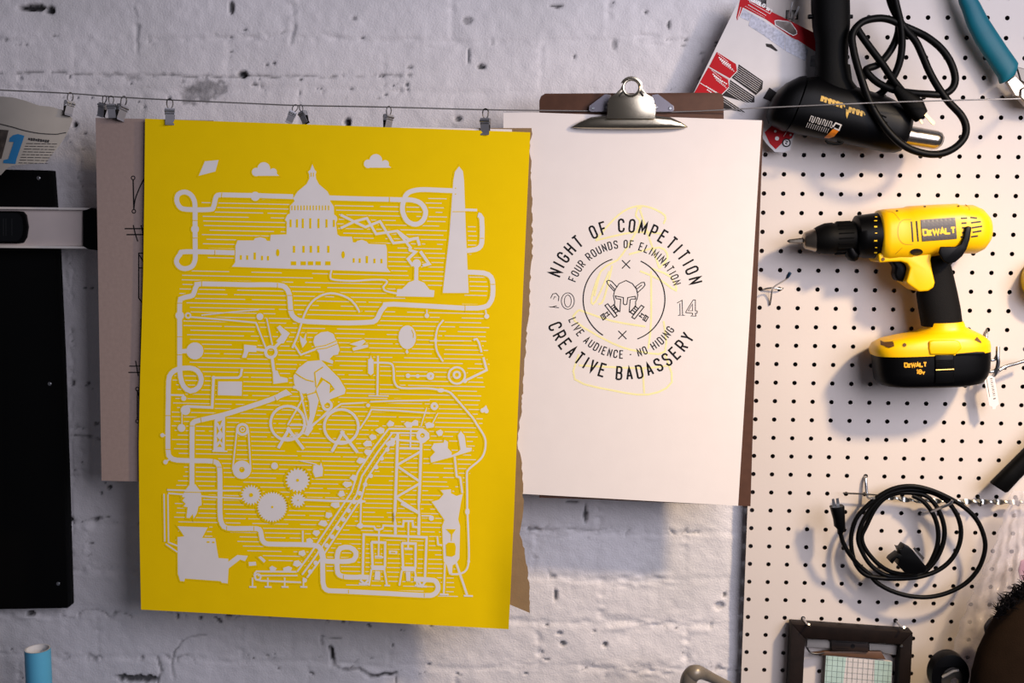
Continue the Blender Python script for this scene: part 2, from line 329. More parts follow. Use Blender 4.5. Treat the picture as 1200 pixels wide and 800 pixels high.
# ------------------------------------------------------------------ pegboard with drilled holes
HP = .0254; HR = .0031
def hole(i, j): return Vector((i * HP, PEG, 1.8 - j * HP))
def pegboard():
    mb = MB(); t = .0052; n = 12; I = range(0, 27); J = range(-5, 41)
    for i in I:
        for j in J:
            c = hole(i, j); h = HP / 2; sx0 = .0062 if i == 0 else h; v = []
            sq = [(h, 0), (h, h * .577), (h, h), (h * .0, h), (-sx0, h), (-sx0, h * .5), (-sx0, 0), (-sx0, -h * .5), (-sx0, -h), (0, -h), (h, -h), (h, -h * .577)]
            angs = [0, 30, 55, 90, 125, 152, 180, 208, 235, 270, 305, 330]
            for (a, b), g in zip(sq, angs): v.append((c.x + a, PEG, c.z + b))
            for g in angs: v.append((c.x + HR * math.cos(math.radians(g)), PEG, c.z + HR * math.sin(math.radians(g))))
            for g in angs: v.append((c.x + HR * math.cos(math.radians(g)), PEG + t, c.z + HR * math.sin(math.radians(g))))
            for (a, b) in sq: v.append((c.x + a, PEG + t, c.z + b))
            f = []
            for k in range(n):
                q = (k + 1) % n
                f += [(k, q, n + q, n + k), (n + k, n + q, 2 * n + q, 2 * n + k), (2 * n + k, 2 * n + q, 3 * n + q, 3 * n + k)]
            mb.add(v, f)
    x0, x1 = -.0062, 26.5 * HP; zt, zb = 1.8 + 5.5 * HP, 1.8 - 40.5 * HP
    k0 = len(mb.f)
    for (a, b) in (((x0, zt), (x0, zb)), ((x1, zt), (x1, zb)), ((x0, zt), (x1, zt)), ((x0, zb), (x1, zb))):
        mb.add([(a[0], PEG, a[1]), (b[0], PEG, b[1]), (b[0], PEG + t, b[1]), (a[0], PEG + t, a[1])], [(0, 1, 2, 3)])
    nf = len(mb.f); wall_f = np.zeros(nf, np.int32); wall_f[k0:] = 1
    for q in range(0, k0): 
        if q % 3 == 1: wall_f[q] = 1
        if q % 3 == 2: wall_f[q] = 1
    M = mat('white_hardboard', 'D3C8C0', .5, var=.03, vscale=6, bump=.05); B = mat('brown_hardboard', '3A2A20', .8)
    v = mb.v; L = Vector((x0, PEG, zb)); me = bpy.data.meshes.new('pegboard'); me.from_pydata([p - L for p in v], [], mb.f)
    me.materials.append(M); me.materials.append(B); me.polygons.foreach_set('material_index', wall_f); me.update()
    bm = bmesh.new(); bm.from_mesh(me); bmesh.ops.remove_doubles(bm, verts=bm.verts, dist=1e-5); bm.to_mesh(me); bm.free()
    o = bpy.data.objects.new('pegboard', me); S.collection.objects.link(o); o.location = L; ORG[o.name] = L
    tag(o, 'white pegboard panel with rows of small holes covering the right side of the wall', 'pegboard')
    b2 = MB()
    for zc in (zt - .03, zb + .03, 1.66, 1.32): b2.box((.395, PEG + t, zc - .018), (x1 - .002, -.0025, zc + .018))
    b2.build('batten', mat('raw_pine', 'A88A60', .7, bump=.2), o)
pegboard()

# ------------------------------------------------------------------ common materials
BLACKR = mat('black_rubber', '030303', .6, bump=.15, bscale=500, spec=.1)
BLACKP = mat('black_plastic', '020203', .42, spec=.13)
STEEL = mat('zinc_steel', 'B9BABC', .28, metal=1)
CHROME = mat('chrome', 'B0A692', .26, metal=1, var=.02)
CLIPM = mat('clip_steel', 'A4A3A8', .42, metal=.75)
DSTEEL = mat('dark_steel', '55524F', .35, metal=1)
WHITE_INK = mat('white_ink', 'E2DDDD', .8, spec=.2, var=.02)
YEL = mat('yellow_stock', 'F0CB00', .8, spec=.1, var=.015, bump=.1, bscale=700)
YEL_INK = mat('yellow_paper_gap', 'EEC900', .8, spec=.1, var=.015)
WPAPER = mat('white_paper', 'E9E0DB', .8, spec=.2, var=.012, bump=.05, bscale=500)
KRAFT = mat('kraft_board', '8E7350', .85, var=.06, vscale=60, bump=.2)
GREYB = mat('grey_chipboard', '98847C', .85, var=.05, vscale=200, bump=.1)
BROWNB = mat('brown_masonite', '523629', .65, spec=.25, var=.10, vscale=90)
BLACKINK = mat('black_ink', '0E0C0D', .7, spec=.2)
YTOOL = mat('yellow_tool_plastic', 'F5BE00', .36, spec=.4, var=.02)

# ------------------------------------------------------------------ hanging wire
def wireY(px): return float(np.interp(px, [580, 640, 852, 893, 1196], [-.100, -.0935, -.0935, -.105, -.140]))
def hanging_wire():
    pts = [(-160, 98), (0, 105.5), (83, 109.5), (128, 113), (199, 117), (300, 121.5), (349, 123.5), (455, 125.5), (569, 128.5), (690, 130), (790, 131), (900, 126), (1010, 121), (1100, 118), (1196, 115.5)]
    mb = MB(); tube(mb, catmull([P(x, y, wireY(x)) for x, y in pts], 4), .00085, 6)
    tag(mb.build('hanging_wire', mat('wire_steel', '8E8A88', .35, metal=.6), smooth=60), 'thin steel wire stretched across the wall with prints clipped along it', 'wire')
hanging_wire()

# ------------------------------------------------------------------ yellow screen printed poster
def edge(tab, y):
    for (y0, x0), (y1, x1) in zip(tab, tab[1:]):
        if y <= y1: return x0 + (x1 - x0) * (y - y0) / (y1 - y0)
    return tab[-1][1]
PL = [(139, 170), (220, 169.2), (320, 167.8), (450, 164), (520, 162.6), (620, 163.4), (714, 165.2)]
PR = [(155, 621.5), (340, 613), (480, 607), (600, 602.5), (690, 598.5), (737, 596)]
def posterY(px, py):
    s = max(0, (px - 566) / 40) * max(0, min(1, (py - 430) / 250)); b = max(0, (py - 560) / 170)
    return -.102 - .010 * s * s - .004 * b * b - .003 * math.sin((px - 165) / 435 * math.pi)
def poster_map(off): return lambda px, py: P(px, py, posterY(px, py) - off)
def poster():
    root = thing('yellow_poster', 'large yellow poster printed in white with a domed building, pipes and a cyclist', 'poster', P(380, 734, -.102))
    nu, nv = 48, 60; V = []; F = []
    for j in range(nv + 1):
        v = j / nv
        for i in range(nu + 1):
            u = i / nu
            top = (170 + (621.5 - 170) * u, 139 + (155 - 139) * u); bot = (165.2 + (596 - 165.2) * u, 714 + (737 - 714) * u)
            y = top[1] * (1 - v) + bot[1] * v; yl = 139 + v * 575; yr = 155 + v * 582
            x = edge(PL, yl) * (1 - u) + edge(PR, yr) * u
            V.append(P(x, y, posterY(x, y)))
    n = len(V); V += [v + Vector((0, .0005, 0)) for v in V]
    for j in range(nv):
        for i in range(nu):
            a = j * (nu + 1) + i; q = (a, a + 1, a + nu + 2, a + nu + 1); F += [q, tuple(k + n for k in q)]
    rim = list(range(nu + 1)) + [j * (nu + 1) + nu for j in range(1, nv + 1)] + [nv * (nu + 1) + i for i in range(nu - 1, -1, -1)] + [j * (nu + 1) for j in range(nv - 1, 0, -1)]
    F += [(a, b, b + n, a + n) for a, b in zip(rim, rim[1:] + rim[:1])]
    build('sheet', V, F, YEL, root, smooth=40)
    hat, halo, ink, gap = Ink(10), Ink(10), Ink(10), Ink(10)
    def c(box, s): return lambda *p: [(box[0] + x / s, box[1] + y / s) for x, y in p]
    A = c((195, 180), 4.706); B = c((270, 185), 5.714); C = c((380, 180), 4.444); D = c((190, 320), 5); E_ = c((300, 330), 3.81); F_ = c((430, 360), 5.714)
    G = c((180, 440), 4.446); H = c((180, 560), 5.714); I = c((280, 480), 3.636); J = c((420, 480), 6.667); K = c((380, 590), 6.667); L = c((490, 560), 5.333); M = c((380, 120), 3.077); N = c((380, 340), 3.077)
    def ln(pts, w, sm=0, closed=False, hl=1.7):
        ink.line(pts, w, closed, sm)
        if hl: halo.line(pts, w + 2 * hl, closed, sm)
    def pg(pts, holes=(), hl=1.7):
        ink.poly(pts, holes)
        if hl: halo.line(pts, 2 * hl, True)
        if hl: halo.poly(pts)
    def dc(p, r, ry=None, hl=1.5): ink.disc(p[0], p[1], r, ry); halo.disc(p[0], p[1], r + hl, (ry or r) + hl)
    def rg(p, r, w, hl=1.5): ink.ring(p[0], p[1], r, w); halo.ring(p[0], p[1], r, w + 2 * hl)
    # hatching: long fine lines, broken at random
    reg = [[(236, 236), (345, 232), (345, 300), (236, 305)], [(390, 240), (470, 238), (525, 228), (527, 345), (395, 345), (395, 300)], [(548, 262), (559, 262), (559, 296), (546, 300)], [(545, 318), (572, 322), (572, 350), (542, 350)],
           [(208, 316), (345, 320), (480, 322), (480, 350), (540, 352), (572, 352), (576, 420), (565, 500), (560, 545), (535, 585), (538, 700), (400, 690), (400, 672), (300, 655), (262, 620), (206, 660), (203, 575), (214, 540), (200, 535), (200, 440), (214, 425), (214, 345), (208, 345)]]
    def spans(poly, y):
        xs = []
        for (ax, ay), (bx, by) in zip(poly, poly[1:] + poly[:1]):
            ya, yb = ay - .022 * (ax - 210), by - .022 * (bx - 210)
            if (ya <= y) != (yb <= y): xs.append(ax + (bx - ax) * (y - ya) / (yb - ya))
        xs.sort(); return list(zip(xs[::2], xs[1::2]))
    rr = random.Random(5)
    for pl in reg:
        y = 226.0
        while y < 700:
            for a, b in spans(pl, y):
                x = a + rr.uniform(0, 10 if b - a > 40 else 2)
                while x < b - 4:
                    e = min(b - rr.uniform(0, 10 if b - a > 40 else 2), x + rr.uniform(35, 170))
                    if e - x > 3: hat.line([(x, y + .022 * (x - 210)), (e, y + .022 * (e - 210))], .9)
                    x = e + rr.choice([3, 5, 8, 14, 26])
            y += 5.35
    # pipes
    w = 5.6
    ln(A((375, 546), (110, 540), (75, 556), (55, 592), (72, 624), (105, 634), (142, 620), (158, 585), (159, 540), (158, 415), (158, 300), (153, 258), (134, 226), (100, 211), (66, 224), (57, 258), (74, 294), (112, 307), (238, 308), (260, 292), (270, 250), (280, 231), (306, 227), (400, 229), (565, 232)) + B((240, 254), (420, 259)), w, 3)
    ln(B((640, 266), (860, 273), (1086, 278)) + C((400, 240), (455, 241), (502, 258), (528, 300), (514, 348), (475, 368), (432, 350), (408, 300), (412, 250), (432, 208), (472, 191), (520, 187), (600, 190), (672, 193)), w, 3)
    ln(C((690, 297), (740, 292), (796, 294)), 3); ln(C((800, 318), (820, 336), (822, 440), (815, 480), (790, 498), (742, 505)), w, 2)
    ln(C((740, 617), (830, 621), (868, 642), (878, 680), (877, 740), (862, 778)) + M((575, 738), (500, 741), (250, 727), (218, 735), (200, 760), (186, 785), (150, 793), (10, 788)) + E_((420, 184), (230, 178), (176, 164), (155, 130), (150, 60), (132, 26), (100, 15), (20, 13)) + D((500, 68), (235, 62), (202, 74), (190, 105), (178, 130), (150, 138), (116, 148), (103, 175), (103, 350), (103, 530), (107, 605), (126, 662), (165, 690), (212, 670), (230, 620), (207, 572), (160, 555), (92, 562), (52, 588), (38, 632), (36, 760)) + G((77, 120), (75, 200), (75, 385), (87, 425), (122, 440), (220, 443), (310, 446), (338, 465), (345, 505), (346, 600), (346, 720), (356, 772), (384, 794), (460, 796)) + H((690, 338), (716, 356), (727, 412), (752, 438), (800, 442), (900, 444)) + I((215, 573), (290, 575), (338, 582), (356, 610), (361, 638), (376, 645), (440, 646), (488, 640), (499, 608), (472, 586), (432, 590), (419, 622), (419, 680), (428, 704), (460, 712), (505, 713)) + K((280, 572), (350, 576)), w, 2)
    ln(I((343, 585), (356, 630), (358, 735), (372, 766), (400, 771), (470, 773)) + K((190, 686), (500, 701), (780, 716), (850, 711), (884, 680), (888, 640), (868, 604), (830, 595), (700, 588)), w, 2)
    ln(G((690, 92), (600, 128), (480, 168), (360, 205), (240, 232), (208, 244), (201, 275), (200, 440), (200, 575)), w, 2)
    pg(G((632, 118), (650, 92), (690, 72), (722, 98), (668, 112), (640, 132)))
    for p, r in ((A((158, 416))[0], 4.6), (A((490, 235))[0], 5.4), (D((103, 248))[0], 5), (D((192, 455))[0], 10), (G((166, 180))[0], 5.6), (G((145, 272))[0], 4.6), (G((46, 310))[0], 2.4), (G((62, 450))[0], 2.6), (N((370, 92))[0], 2.6), (N((586, 94))[0], 2.8)): dc(p, r)
    ln(G((46, 310), (76, 312)), 1.6, hl=0); ln(G((62, 450), (90, 430)), 2, hl=0); ln(G((85, 100), (155, 102), (157, 125)), 2); dc(G((157, 118))[0], 3); ln(G((148, 180), (148, 270)), 1.2, hl=1.5); ln(G((170, 160), (305, 166), (312, 16)), 3); ln(D((302, 612), (445, 612), (460, 600), (468, 560)), 2.6); pg(D((328, 634), (468, 634), (466, 718), (326, 714)))
    ln(N((370, 70), (370, 92)), 1.6); ln(N((582, 70), (585, 94)), 1.6); dc(D((302, 612))[0], 2.2); ln(D((105, 458), (150, 455)), 5)
    # pipe joints: small gaps of yellow
    for p, q in ((A((306, 215), (304, 242))), (A((145, 368), (172, 368))), (A((145, 465), (172, 465))), (A((268, 532), (268, 560))), (B((1065, 262), (1065, 296))), (C((340, 228), (340, 254))), (D((232, 48), (232, 78))), (D((676, 58), (676, 88))), (D((735, 130), (765, 130))), (D((735, 218), (765, 218))), (D((88, 372), (118, 372))), (D((88, 478), (118, 478))), (D((88, 175), (118, 175))), (G((62, 208), (90, 208))), (G((62, 384), (90, 384))), (G((312, 432), (310, 460))), (G((332, 476), (360, 476))), (G((245, 218), (250, 246))), (G((188, 262), (214, 262))), (G((630, 108), (640, 132))), (H((490, 322), (490, 350))), (H((672, 324), (672, 352))), (K((190, 672), (190, 702))), (K((782, 700), (782, 730))), (K((150, 556), (150, 588))), (C((812, 440), (832, 440))), (C((868, 680), (890, 680))), (M((508, 728), (508, 756)))): gap.line([p, q], .9)
    # sky: kite and clouds
    pg(A((178, 122), (212, 42), (288, 35), (270, 98)))
    for x, y in B((235, 77))+M((192, 212)):
        for dx, dy, r in ((-11, 3, 5), (-2, -1, 7.5), (9, 3, 4.4)): dc((x + dx, y + dy), r)
        pg([(x - 13, y + 1), (x + 8, y), (x + 16, y + 7.5), (x - 13, y + 7.5)])
    # the domed building
    pg(B((10, 728), (32, 700), (34, 590), (48, 552), (155, 552), (165, 538), (200, 530), (235, 540), (245, 555), (266, 556), (270, 515), (376, 512), (378, 430), (366, 412), (382, 380), (398, 372), (400, 320), (430, 290), (420, 270), (450, 225), (510, 175), (528, 140), (528, 110), (520, 92), (536, 78), (549, 42), (563, 78), (576, 92), (570, 112), (574, 140), (592, 175), (650, 225), (672, 270), (668, 290), (692, 325), (694, 378), (712, 392), (716, 412), (706, 435), (716, 512), (736, 525), (814, 528), (820, 565), (838, 566), (850, 555), (880, 548), (912, 560), (925, 575), (1040, 580), (1048, 610), (1048, 735), (1072, 764)))
    for x in (70, 113, 212, 252, 826, 866, 965, 1012): y = 665 + (x - 70) * .026; gap.poly(B((x - 7, y - 14), (x + 7, y - 14), (x + 7, y + 16), (x - 7, y + 16)))
    for x, y in ((163, 657), (914, 680)): gap.poly(B((x - 8, y - 24), (x + 8, y - 24), (x + 8, y + 24), (x - 8, y + 24)))
    for x, y in ((317, 634), (755, 648)): gap.poly(B(*[(x + a * 12, y + b * 25) for a, b in ell(0, 0, 1, 1, 10)]))
    for x in (426, 490, 539, 589, 656): gap.poly(B((x - 8, 588), (x + 8, 588), (x + 8, 634), (x - 8, 634)))
    for x in (423, 488, 537, 588, 653): gap.poly(B((x - 18, 692), (x + 18, 692), (x + 18, 718), (x - 18, 718)))
    for k, x in enumerate((403, 446, 485, 535, 590, 644, 693)): h = (26, 28, 32, 34, 32, 28, 24)[k]; gap.poly(B((x - 7, 438 - h), (x + 7, 438 - h), (x + 7, 438 + h), (x - 7, 438 + h)))
    for k in range(13): x = 412 + k * 20.5; gap.poly(B((x - 4, 318), (x + 4, 318), (x + 4, 350), (x - 4, 350)))
    for x in (541, 556): gap.poly(B((x - 3, 98), (x + 3, 98), (x + 3, 126), (x - 3, 126)))
    ln(C((38, 605), (32, 640), (50, 656), (150, 662), (250, 656), (315, 658), (326, 672), (308, 694), (322, 715), (380, 728)), 2, 3)
    # tall pointed tower
    pg(C((617, 725), (652, 420), (672, 140), (680, 95), (702, 66), (722, 92), (728, 140), (738, 420), (752, 725)))
    gap.line(C((668, 302), (740, 302)), .9); gap.disc(*C((684, 180))[0], .7); gap.disc(*C((684, 210))[0], .7)
    # folding arm and plunger
    z1 = C((85, 318), (160, 356), (215, 382), (290, 352), (360, 465), (430, 458), (470, 440)); z2 = C((85, 388), (160, 352), (222, 336), (270, 418), (380, 402), (450, 490), (440, 500))
    ln(z1, 2.8); ln(z2, 2.8); ln(C((380, 402), (440, 448), (485, 440), (496, 478)), 3.2); ln(C((440, 500), (475, 512), (436, 548), (462, 584)), 3.2); ln(C((500, 508), (546, 574), (512, 582)), 3.4)
    dc(C((481, 572))[0], 5); pg(C((470, 590), (490, 590), (489, 660), (468, 660))); pg(C((376, 742), (380, 705), (405, 705), (440, 670), (480, 655), (520, 672), (548, 708), (574, 712), (570, 746)))
    # hand wheel with three boots, belts
    o = D((637, 462))[0]; rg(o, 6.2, 3.4); dc(D((573, 254))[0], 4); rg(D((152, 248))[0], 2.8, 1.8)
    ln(D((165, 256), (360, 272), (550, 290), (608, 438)), 1.8); ln(D((230, 246), (400, 228), (566, 214)), 1.3, hl=0); ln(D((612, 262), (646, 420)), 1.5); ln(D((560, 310), (600, 420)), 1.2, hl=0)
    ln(D((600, 452), (548, 445)), 3); pg(D((480, 418), (552, 425), (552, 462), (506, 460), (492, 496), (468, 494), (480, 460))); ln(D((655, 440), (690, 405)), 3.4); pg(D((668, 398), (700, 360), (672, 318), (690, 305), (712, 325), (748, 352), (712, 410), (688, 412))); ln(D((645, 500), (655, 575)), 3.4); pg(D((648, 570), (675, 570), (690, 605), (735, 615), (736, 638), (652, 648)))
    # cyclist
    for cx, cy in ((141, 631), (381, 646)): rg(E_((cx, cy))[0], 20, 3); ln(E_((cx - 42, cy + 112), (cx + 10, cy + 20)), 3.4); ln(E_((cx + 72, cy + 116), (cx - 2, cy + 20)), 3.4); ln(E_((cx - 25, cy + 68), (cx + 45, cy + 70)), 3)
    ln(E_((141, 640), (210, 520), (190, 472)), 1.8); ln(E_((200, 500), (235, 650)), 1.8); ln(E_((235, 650), (380, 545), (480, 540)), 1.8); ln(E_((235, 660), (330, 570)), 1.8); ln(E_((150, 640), (220, 640), (240, 670), (150, 690)), 1.6, hl=0); ln(E_((165, 470), (215, 478)), 3)
    rg(E_((318, 552))[0], 5, 3)
    pg(E_((170, 450), (168, 420), (190, 385), (230, 355), (290, 350), (318, 378), (370, 430), (400, 480), (396, 500), (330, 525), (310, 545), (302, 530), (325, 500), (352, 480), (330, 450), (290, 425), (270, 470), (262, 490), (210, 500), (180, 480)))
    pg(E_((225, 495), (265, 490), (280, 530), (262, 600), (248, 640), (255, 655), (232, 688), (215, 680), (240, 600), (238, 540))); pg(E_((268, 480), (300, 440), (330, 460), (328, 500), (300, 560), (292, 550)))
    gap.line(E_((172, 405), (200, 425), (225, 438), (258, 446)), 1.4); gap.line(E_((300, 380), (262, 405), (268, 470)), 1.5); gap.line(E_((228, 505), (270, 492)), 1.4)
    pg(E_((256, 268), (262, 245), (290, 226), (320, 222), (345, 232), (352, 250), (362, 270), (372, 300), (366, 325), (345, 328), (328, 345), (346, 354), (342, 366), (318, 358), (300, 352), (285, 350), (282, 320), (268, 300))); rg(E_((356, 304))[0], 3.4, 2)
    gap.line(E_((262, 292), (310, 284), (358, 264)), 1.1); gap.line(E_((268, 302), (315, 296), (366, 276)), 1.1); dc((E_((352, 302))[0]), 1.2, hl=0)
    ln(E_((345, 262), (290, 292), (200, 326), (170, 280)), 2); ln(E_((162, 296), (186, 240), (215, 150), (250, 90), (300, 58), (350, 52), (410, 72), (445, 105), (462, 136)), 2.2, 3); pg(E_((195, 240), (212, 255), (225, 225), (222, 260), (228, 268), (208, 295), (198, 265)), hl=2)
    pg(E_((418, 278), (450, 268), (480, 258), (490, 268), (470, 285), (500, 280), (500, 292), (435, 308), (430, 296), (455, 288))); 
    # right side gadgets
    dc(F_((270, 200))[0], 10.3, 14); pg(F_((258, 300), (268, 278), (280, 302), (268, 312)), hl=1.5); gap.line(F_((300, 150), (312, 180), (310, 205)), .9)
    ln(F_((512, 85), (475, 135), (460, 215), (470, 295), (510, 362)), 2, 3); ln(F_((420, 224), (650, 224)), 1.2); dc(F_((460, 220))[0], 1.8, 3)
    pg(F_((8, 440), (8, 350), (20, 345), (26, 322), (34, 345), (44, 352), (44, 440), (26, 455)), hl=2); ln(F_((74, 325), (70, 590)), 2.2); ln(F_((10, 592), (145, 594)), 1.3, hl=0)
    ln(F_((45, 370), (140, 372), (172, 388), (180, 440), (185, 500), (230, 540), (400, 542), (490, 553), (550, 566), (600, 615), (760, 800)) + J((920, 105), (975, 190), (994, 250), (985, 330), (950, 390), (862, 465), (848, 510), (850, 640), (850, 780)) + L((308, 210), (316, 400), (316, 520), (300, 575), (260, 598), (205, 600)), 2.2, 3)
    dc(F_((495, 555))[0], 4.2, 2.4); dc(L((308, 210))[0], 2.6, 4); dc(L((316, 520))[0], 1.6, 2.4)
    ln(F_((275, 458), (425, 460)), 1.6); dc(F_((275, 458))[0], 2.6); dc(F_((340, 460))[0], 2.2); rg(F_((425, 460))[0], 3, 3)
    rg(F_((602, 456))[0], 9.6, 2.2); rg(F_((602, 452))[0], 3.6, 2.4); ln(F_((650, 495), (700, 470), (802, 420), (780, 335)), 2.6); ln(F_((768, 300), (750, 235), (735, 212), (712, 218)), 2.2); dc(F_((656, 492))[0], 2.6)
    ln(F_((20, 632), (200, 625), (420, 622)), 1.8); ln(F_((420, 708), (200, 692), (30, 684), (0, 740)), 1.8); ln(J((90, 30), (10, 150)), 1.8); rg(F_((452, 662))[0], 3, 3); dc(F_((8, 656))[0], 2.2); ln(F_((400, 672), (362, 795)), 1.2); ln(F_((475, 708), (435, 785)), 1.2)
    for x, y in F_((775, 690), (792, 680), (800, 694)): dc((x, y), 2.6)
    dc(F_((796, 668))[0], 1.2, 2)
    # truss, belt pulley
    pg(G((318, 228), (372, 208), (370, 392), (312, 392)), [G((330, 240), (358, 232), (346, 262)), G((328, 260), (342, 290), (328, 310)), G((358, 262), (358, 300), (346, 282)), G((330, 350), (330, 318), (345, 336)), G((358, 320), (358, 352), (346, 338)), G((346, 352), (330, 372), (356, 372))]); ln(G((306, 392), (384, 394)), 1.6)
    rg(G((463, 280))[0], 6, 3); rg(G((463, 280))[0], 2.2, 1.2); ln(G((434, 285), (412, 490)), 1.6); ln(G((494, 285), (506, 490)), 1.6); rg(G((460, 490))[0], 7, 7.4); 
    dc(G((630, 470))[0], 4); pg(I((318, 238), (330, 232), (345, 238), (350, 225), (358, 250), (356, 282), (325, 288), (315, 265)), hl=2); ln(I((258, 216), (330, 232)), 1.2, hl=0)
    def gear(p, r, n, hole, d=2.2):
        pts = [(p[0] + (r + (d if k % 4 < 2 else 0)) * math.cos(2 * math.pi * k / (4 * n)), p[1] + (r + (d if k % 4 < 2 else 0)) * math.sin(2 * math.pi * k / (4 * n))) for k in range(4 * n)]
        pg(pts, [ell(p[0], p[1], hole, hole, 10)], hl=2.5); gap.disc(p[0], p[1], hole)
    gear(G((508, 622))[0], 9.6, 20, 2.4); gear(G((618, 684))[0], 16, 34, 1.4, 1.6); gear(I((250, 300))[0], 12, 20, 1.8); gear(I((252, 385))[0], 6.4, 14, .8)
    ln(G((70, 595), (240, 600), (455, 598)), 1.8, hl=1.5); ln(G((75, 612), (300, 632), (462, 640)), 1.8, hl=1.5); ln(H((70, 105), (75, 425)), 1.6); ln(H((96, 108), (100, 430), (165, 455)), 1.6); ln(H((80, 440), (160, 495)), 1.6)
    ln(I((262, 382), (400, 388), (535, 390)), 2.6)
    # burner over the hopper
    pg(H((210, 85), (240, 45), (280, 42), (310, 85), (318, 110), (322, 180), (300, 190), (290, 235), (268, 272), (262, 240), (240, 268), (220, 265), (228, 195), (200, 190), (215, 172), (192, 150), (210, 130), (190, 125)), hl=2); gap.line(H((205, 94), (316, 96)), .9)
    pg(H((160, 322), (362, 330), (325, 400), (412, 402), (434, 535), (500, 540), (500, 560), (560, 515), (632, 520), (612, 556), (580, 545), (502, 605), (496, 705), (456, 700), (450, 690), (210, 672), (205, 692), (178, 688), (162, 640), (160, 395), (205, 390)))
    gap.disc(*H((365, 428))[0], 2, 1); gap.disc(*H((400, 430))[0], 1.6, 1); pg(H((636, 562), (684, 560), (688, 584), (640, 588)), hl=2); pg(H((700, 530), (718, 522), (752, 552), (738, 566)), hl=2)
    # conveyor
    for dx in (0, 7, 14):
        ln([(x + dx * .82, y + dx * .5) for x, y in I((248, 690), (300, 620), (400, 470), (480, 350))] + [(x + dx * .7, y + dx * .6) for x, y in J((-5, 490), (120, 300), (235, 150))], 1.9, hl=2)
    ln(J((235, 148), (400, 150), (500, 152), (545, 185), (548, 220), (510, 252), (330, 238), (250, 225)), 2.2); rg(J((500, 200))[0], 5, 4.4); ln(J((250, 180), (470, 182)), 1.8, hl=0); ln(J((410, 150), (405, 300)), 1.8, hl=0); ln(J((320, 300), (490, 303)), 2.4, hl=0)
    for k in range(17):
        t = k / 16; x, y = (I((262, 730))[0][0] * (1 - t) + J((235, 250))[0][0] * t, I((262, 730))[0][1] * (1 - t) + J((235, 250))[0][1] * t); dc((x + 5, y - 1), 2.6, hl=1)
    for k, (x, y) in enumerate(I((270, 610), (250, 655), (330, 525), (358, 484), (382, 448), (412, 405), (438, 358), (462, 318), (488, 290)) + J((20, 395), (75, 330), (75, 265), (112, 215), (170, 162), (250, 108), (395, 115), (445, 105), (555, 122), (634, 180), (250, 262)) + I((145, 678), (208, 680), (300, 560))):
        a = k * 1.3; pg([(x + 4.6 * math.cos(a + q) * (1 + .3 * (k % 2)), y + 4 * math.sin(a + q)) for q in (.4, 1.4, 2.7, 3.6, 5.2)], hl=1.5)
    ln(I((65, 700), (75, 688), (245, 690)), 2); ln(I((80, 706), (250, 706)), 1.5); ln(I((65, 700), (72, 722), (95, 728), (265, 735)), 2); rg(I((80, 712))[0], 3.4, 2)
    for x in (58, 123, 195, 275): ln(I((x, 715), (x, 752)), 1.6); ln(I((x - 14, 754), (x + 16, 755)), 2, hl=0)
    ln(I((272, 515), (272, 570)), 2)
    # lattice tower
    ln(J((308, 180), (298, 480), (285, 800)) + K((552, 60), (556, 240)), 3.2); ln(J((490, 250), (484, 480), (470, 800)) + K((742, 40), (738, 245)), 3.2)
    for p, q in (((305, 430), (488, 325)), ((310, 445), (480, 560)), ((300, 680), (480, 575)), ((300, 690), (470, 800))): ln(J(p, q), 2.6)
    ln(K((600, 0), (740, 75)), 2.6)
    # platform with scraps and the long funnel
    pg(J((568, 412), (562, 370), (600, 330), (570, 300), (590, 262), (665, 258), (672, 234), (700, 250), (698, 300), (728, 330), (728, 356), (780, 330), (798, 310), (778, 200), (800, 165), (830, 205), (842, 295), (886, 296), (884, 322), (720, 372)))
    ln(J((752, 365), (768, 520), (796, 530), (812, 650)), 2.4)
    pg(L((85, 148), (130, 135), (160, 100), (140, 76), (205, 70), (205, 95), (240, 112), (280, 98), (268, 150), (250, 258), (262, 300), (258, 500), (240, 530), (215, 545), (212, 600), (195, 602), (180, 545), (160, 520), (150, 300), (165, 262), (105, 175)))
    gap.poly(L((172, 318), (236, 320), (214, 352), (210, 395), (206, 395), (204, 352))); gap.poly(L((172, 415), (190, 402), (228, 405), (236, 430), (232, 480), (210, 492), (175, 486)))
    ln(L((120, 365), (125, 415), (150, 420)), 2); ln(L((168, 530), (160, 725)), 2); ln(L((238, 530), (306, 730)), 2.6); ln(L((135, 726), (190, 728)), 2, hl=0); ln(L((285, 735), (342, 737)), 2, hl=0)
    ln(L((20, 235), (80, 236)), 1.6); dc(L((83, 250))[0], 3)
    # twin piston pump
    ln(K((300, 580), (308, 240), (800, 262), (786, 590)), 2.6); ln(K((250, 172), (390, 178), (400, 200), (425, 205), (455, 195), (462, 170), (615, 178), (620, 135), (690, 136), (694, 180), (730, 184)), 2.2); dc(K((282, 172))[0], 3.2); ln(K((287, -20), (282, 172)), 2); dc(J((14, 715))[0], 3); ln(J((-20, 712), (55, 716)), 2)
    ln(K((428, 205), (424, 410)), 1.8); ln(K((658, 140), (655, 350)), 1.8)
    for x, y, yy in ((424, 300, 492), (662, 308, 500)):
        ln(K((x - 58, y), (x + 60, y + 4)), 3); ln(K((x - 54, y), (x - 46, yy)), 2.6); ln(K((x + 52, y), (x + 50, yy)), 2.6); pg(K((x - 62, yy - 10), (x + 58, yy - 8), (x + 50, yy + 28), (x - 52, yy + 26)), hl=1.5)
        ln(K((x - 55, yy + 20), (x - 75, 640)), 2); ln(K((x + 45, yy + 20), (x + 66, 635)), 2); ln(K((x + 45, 638), (x + 90, 640)), 1.8, hl=0)
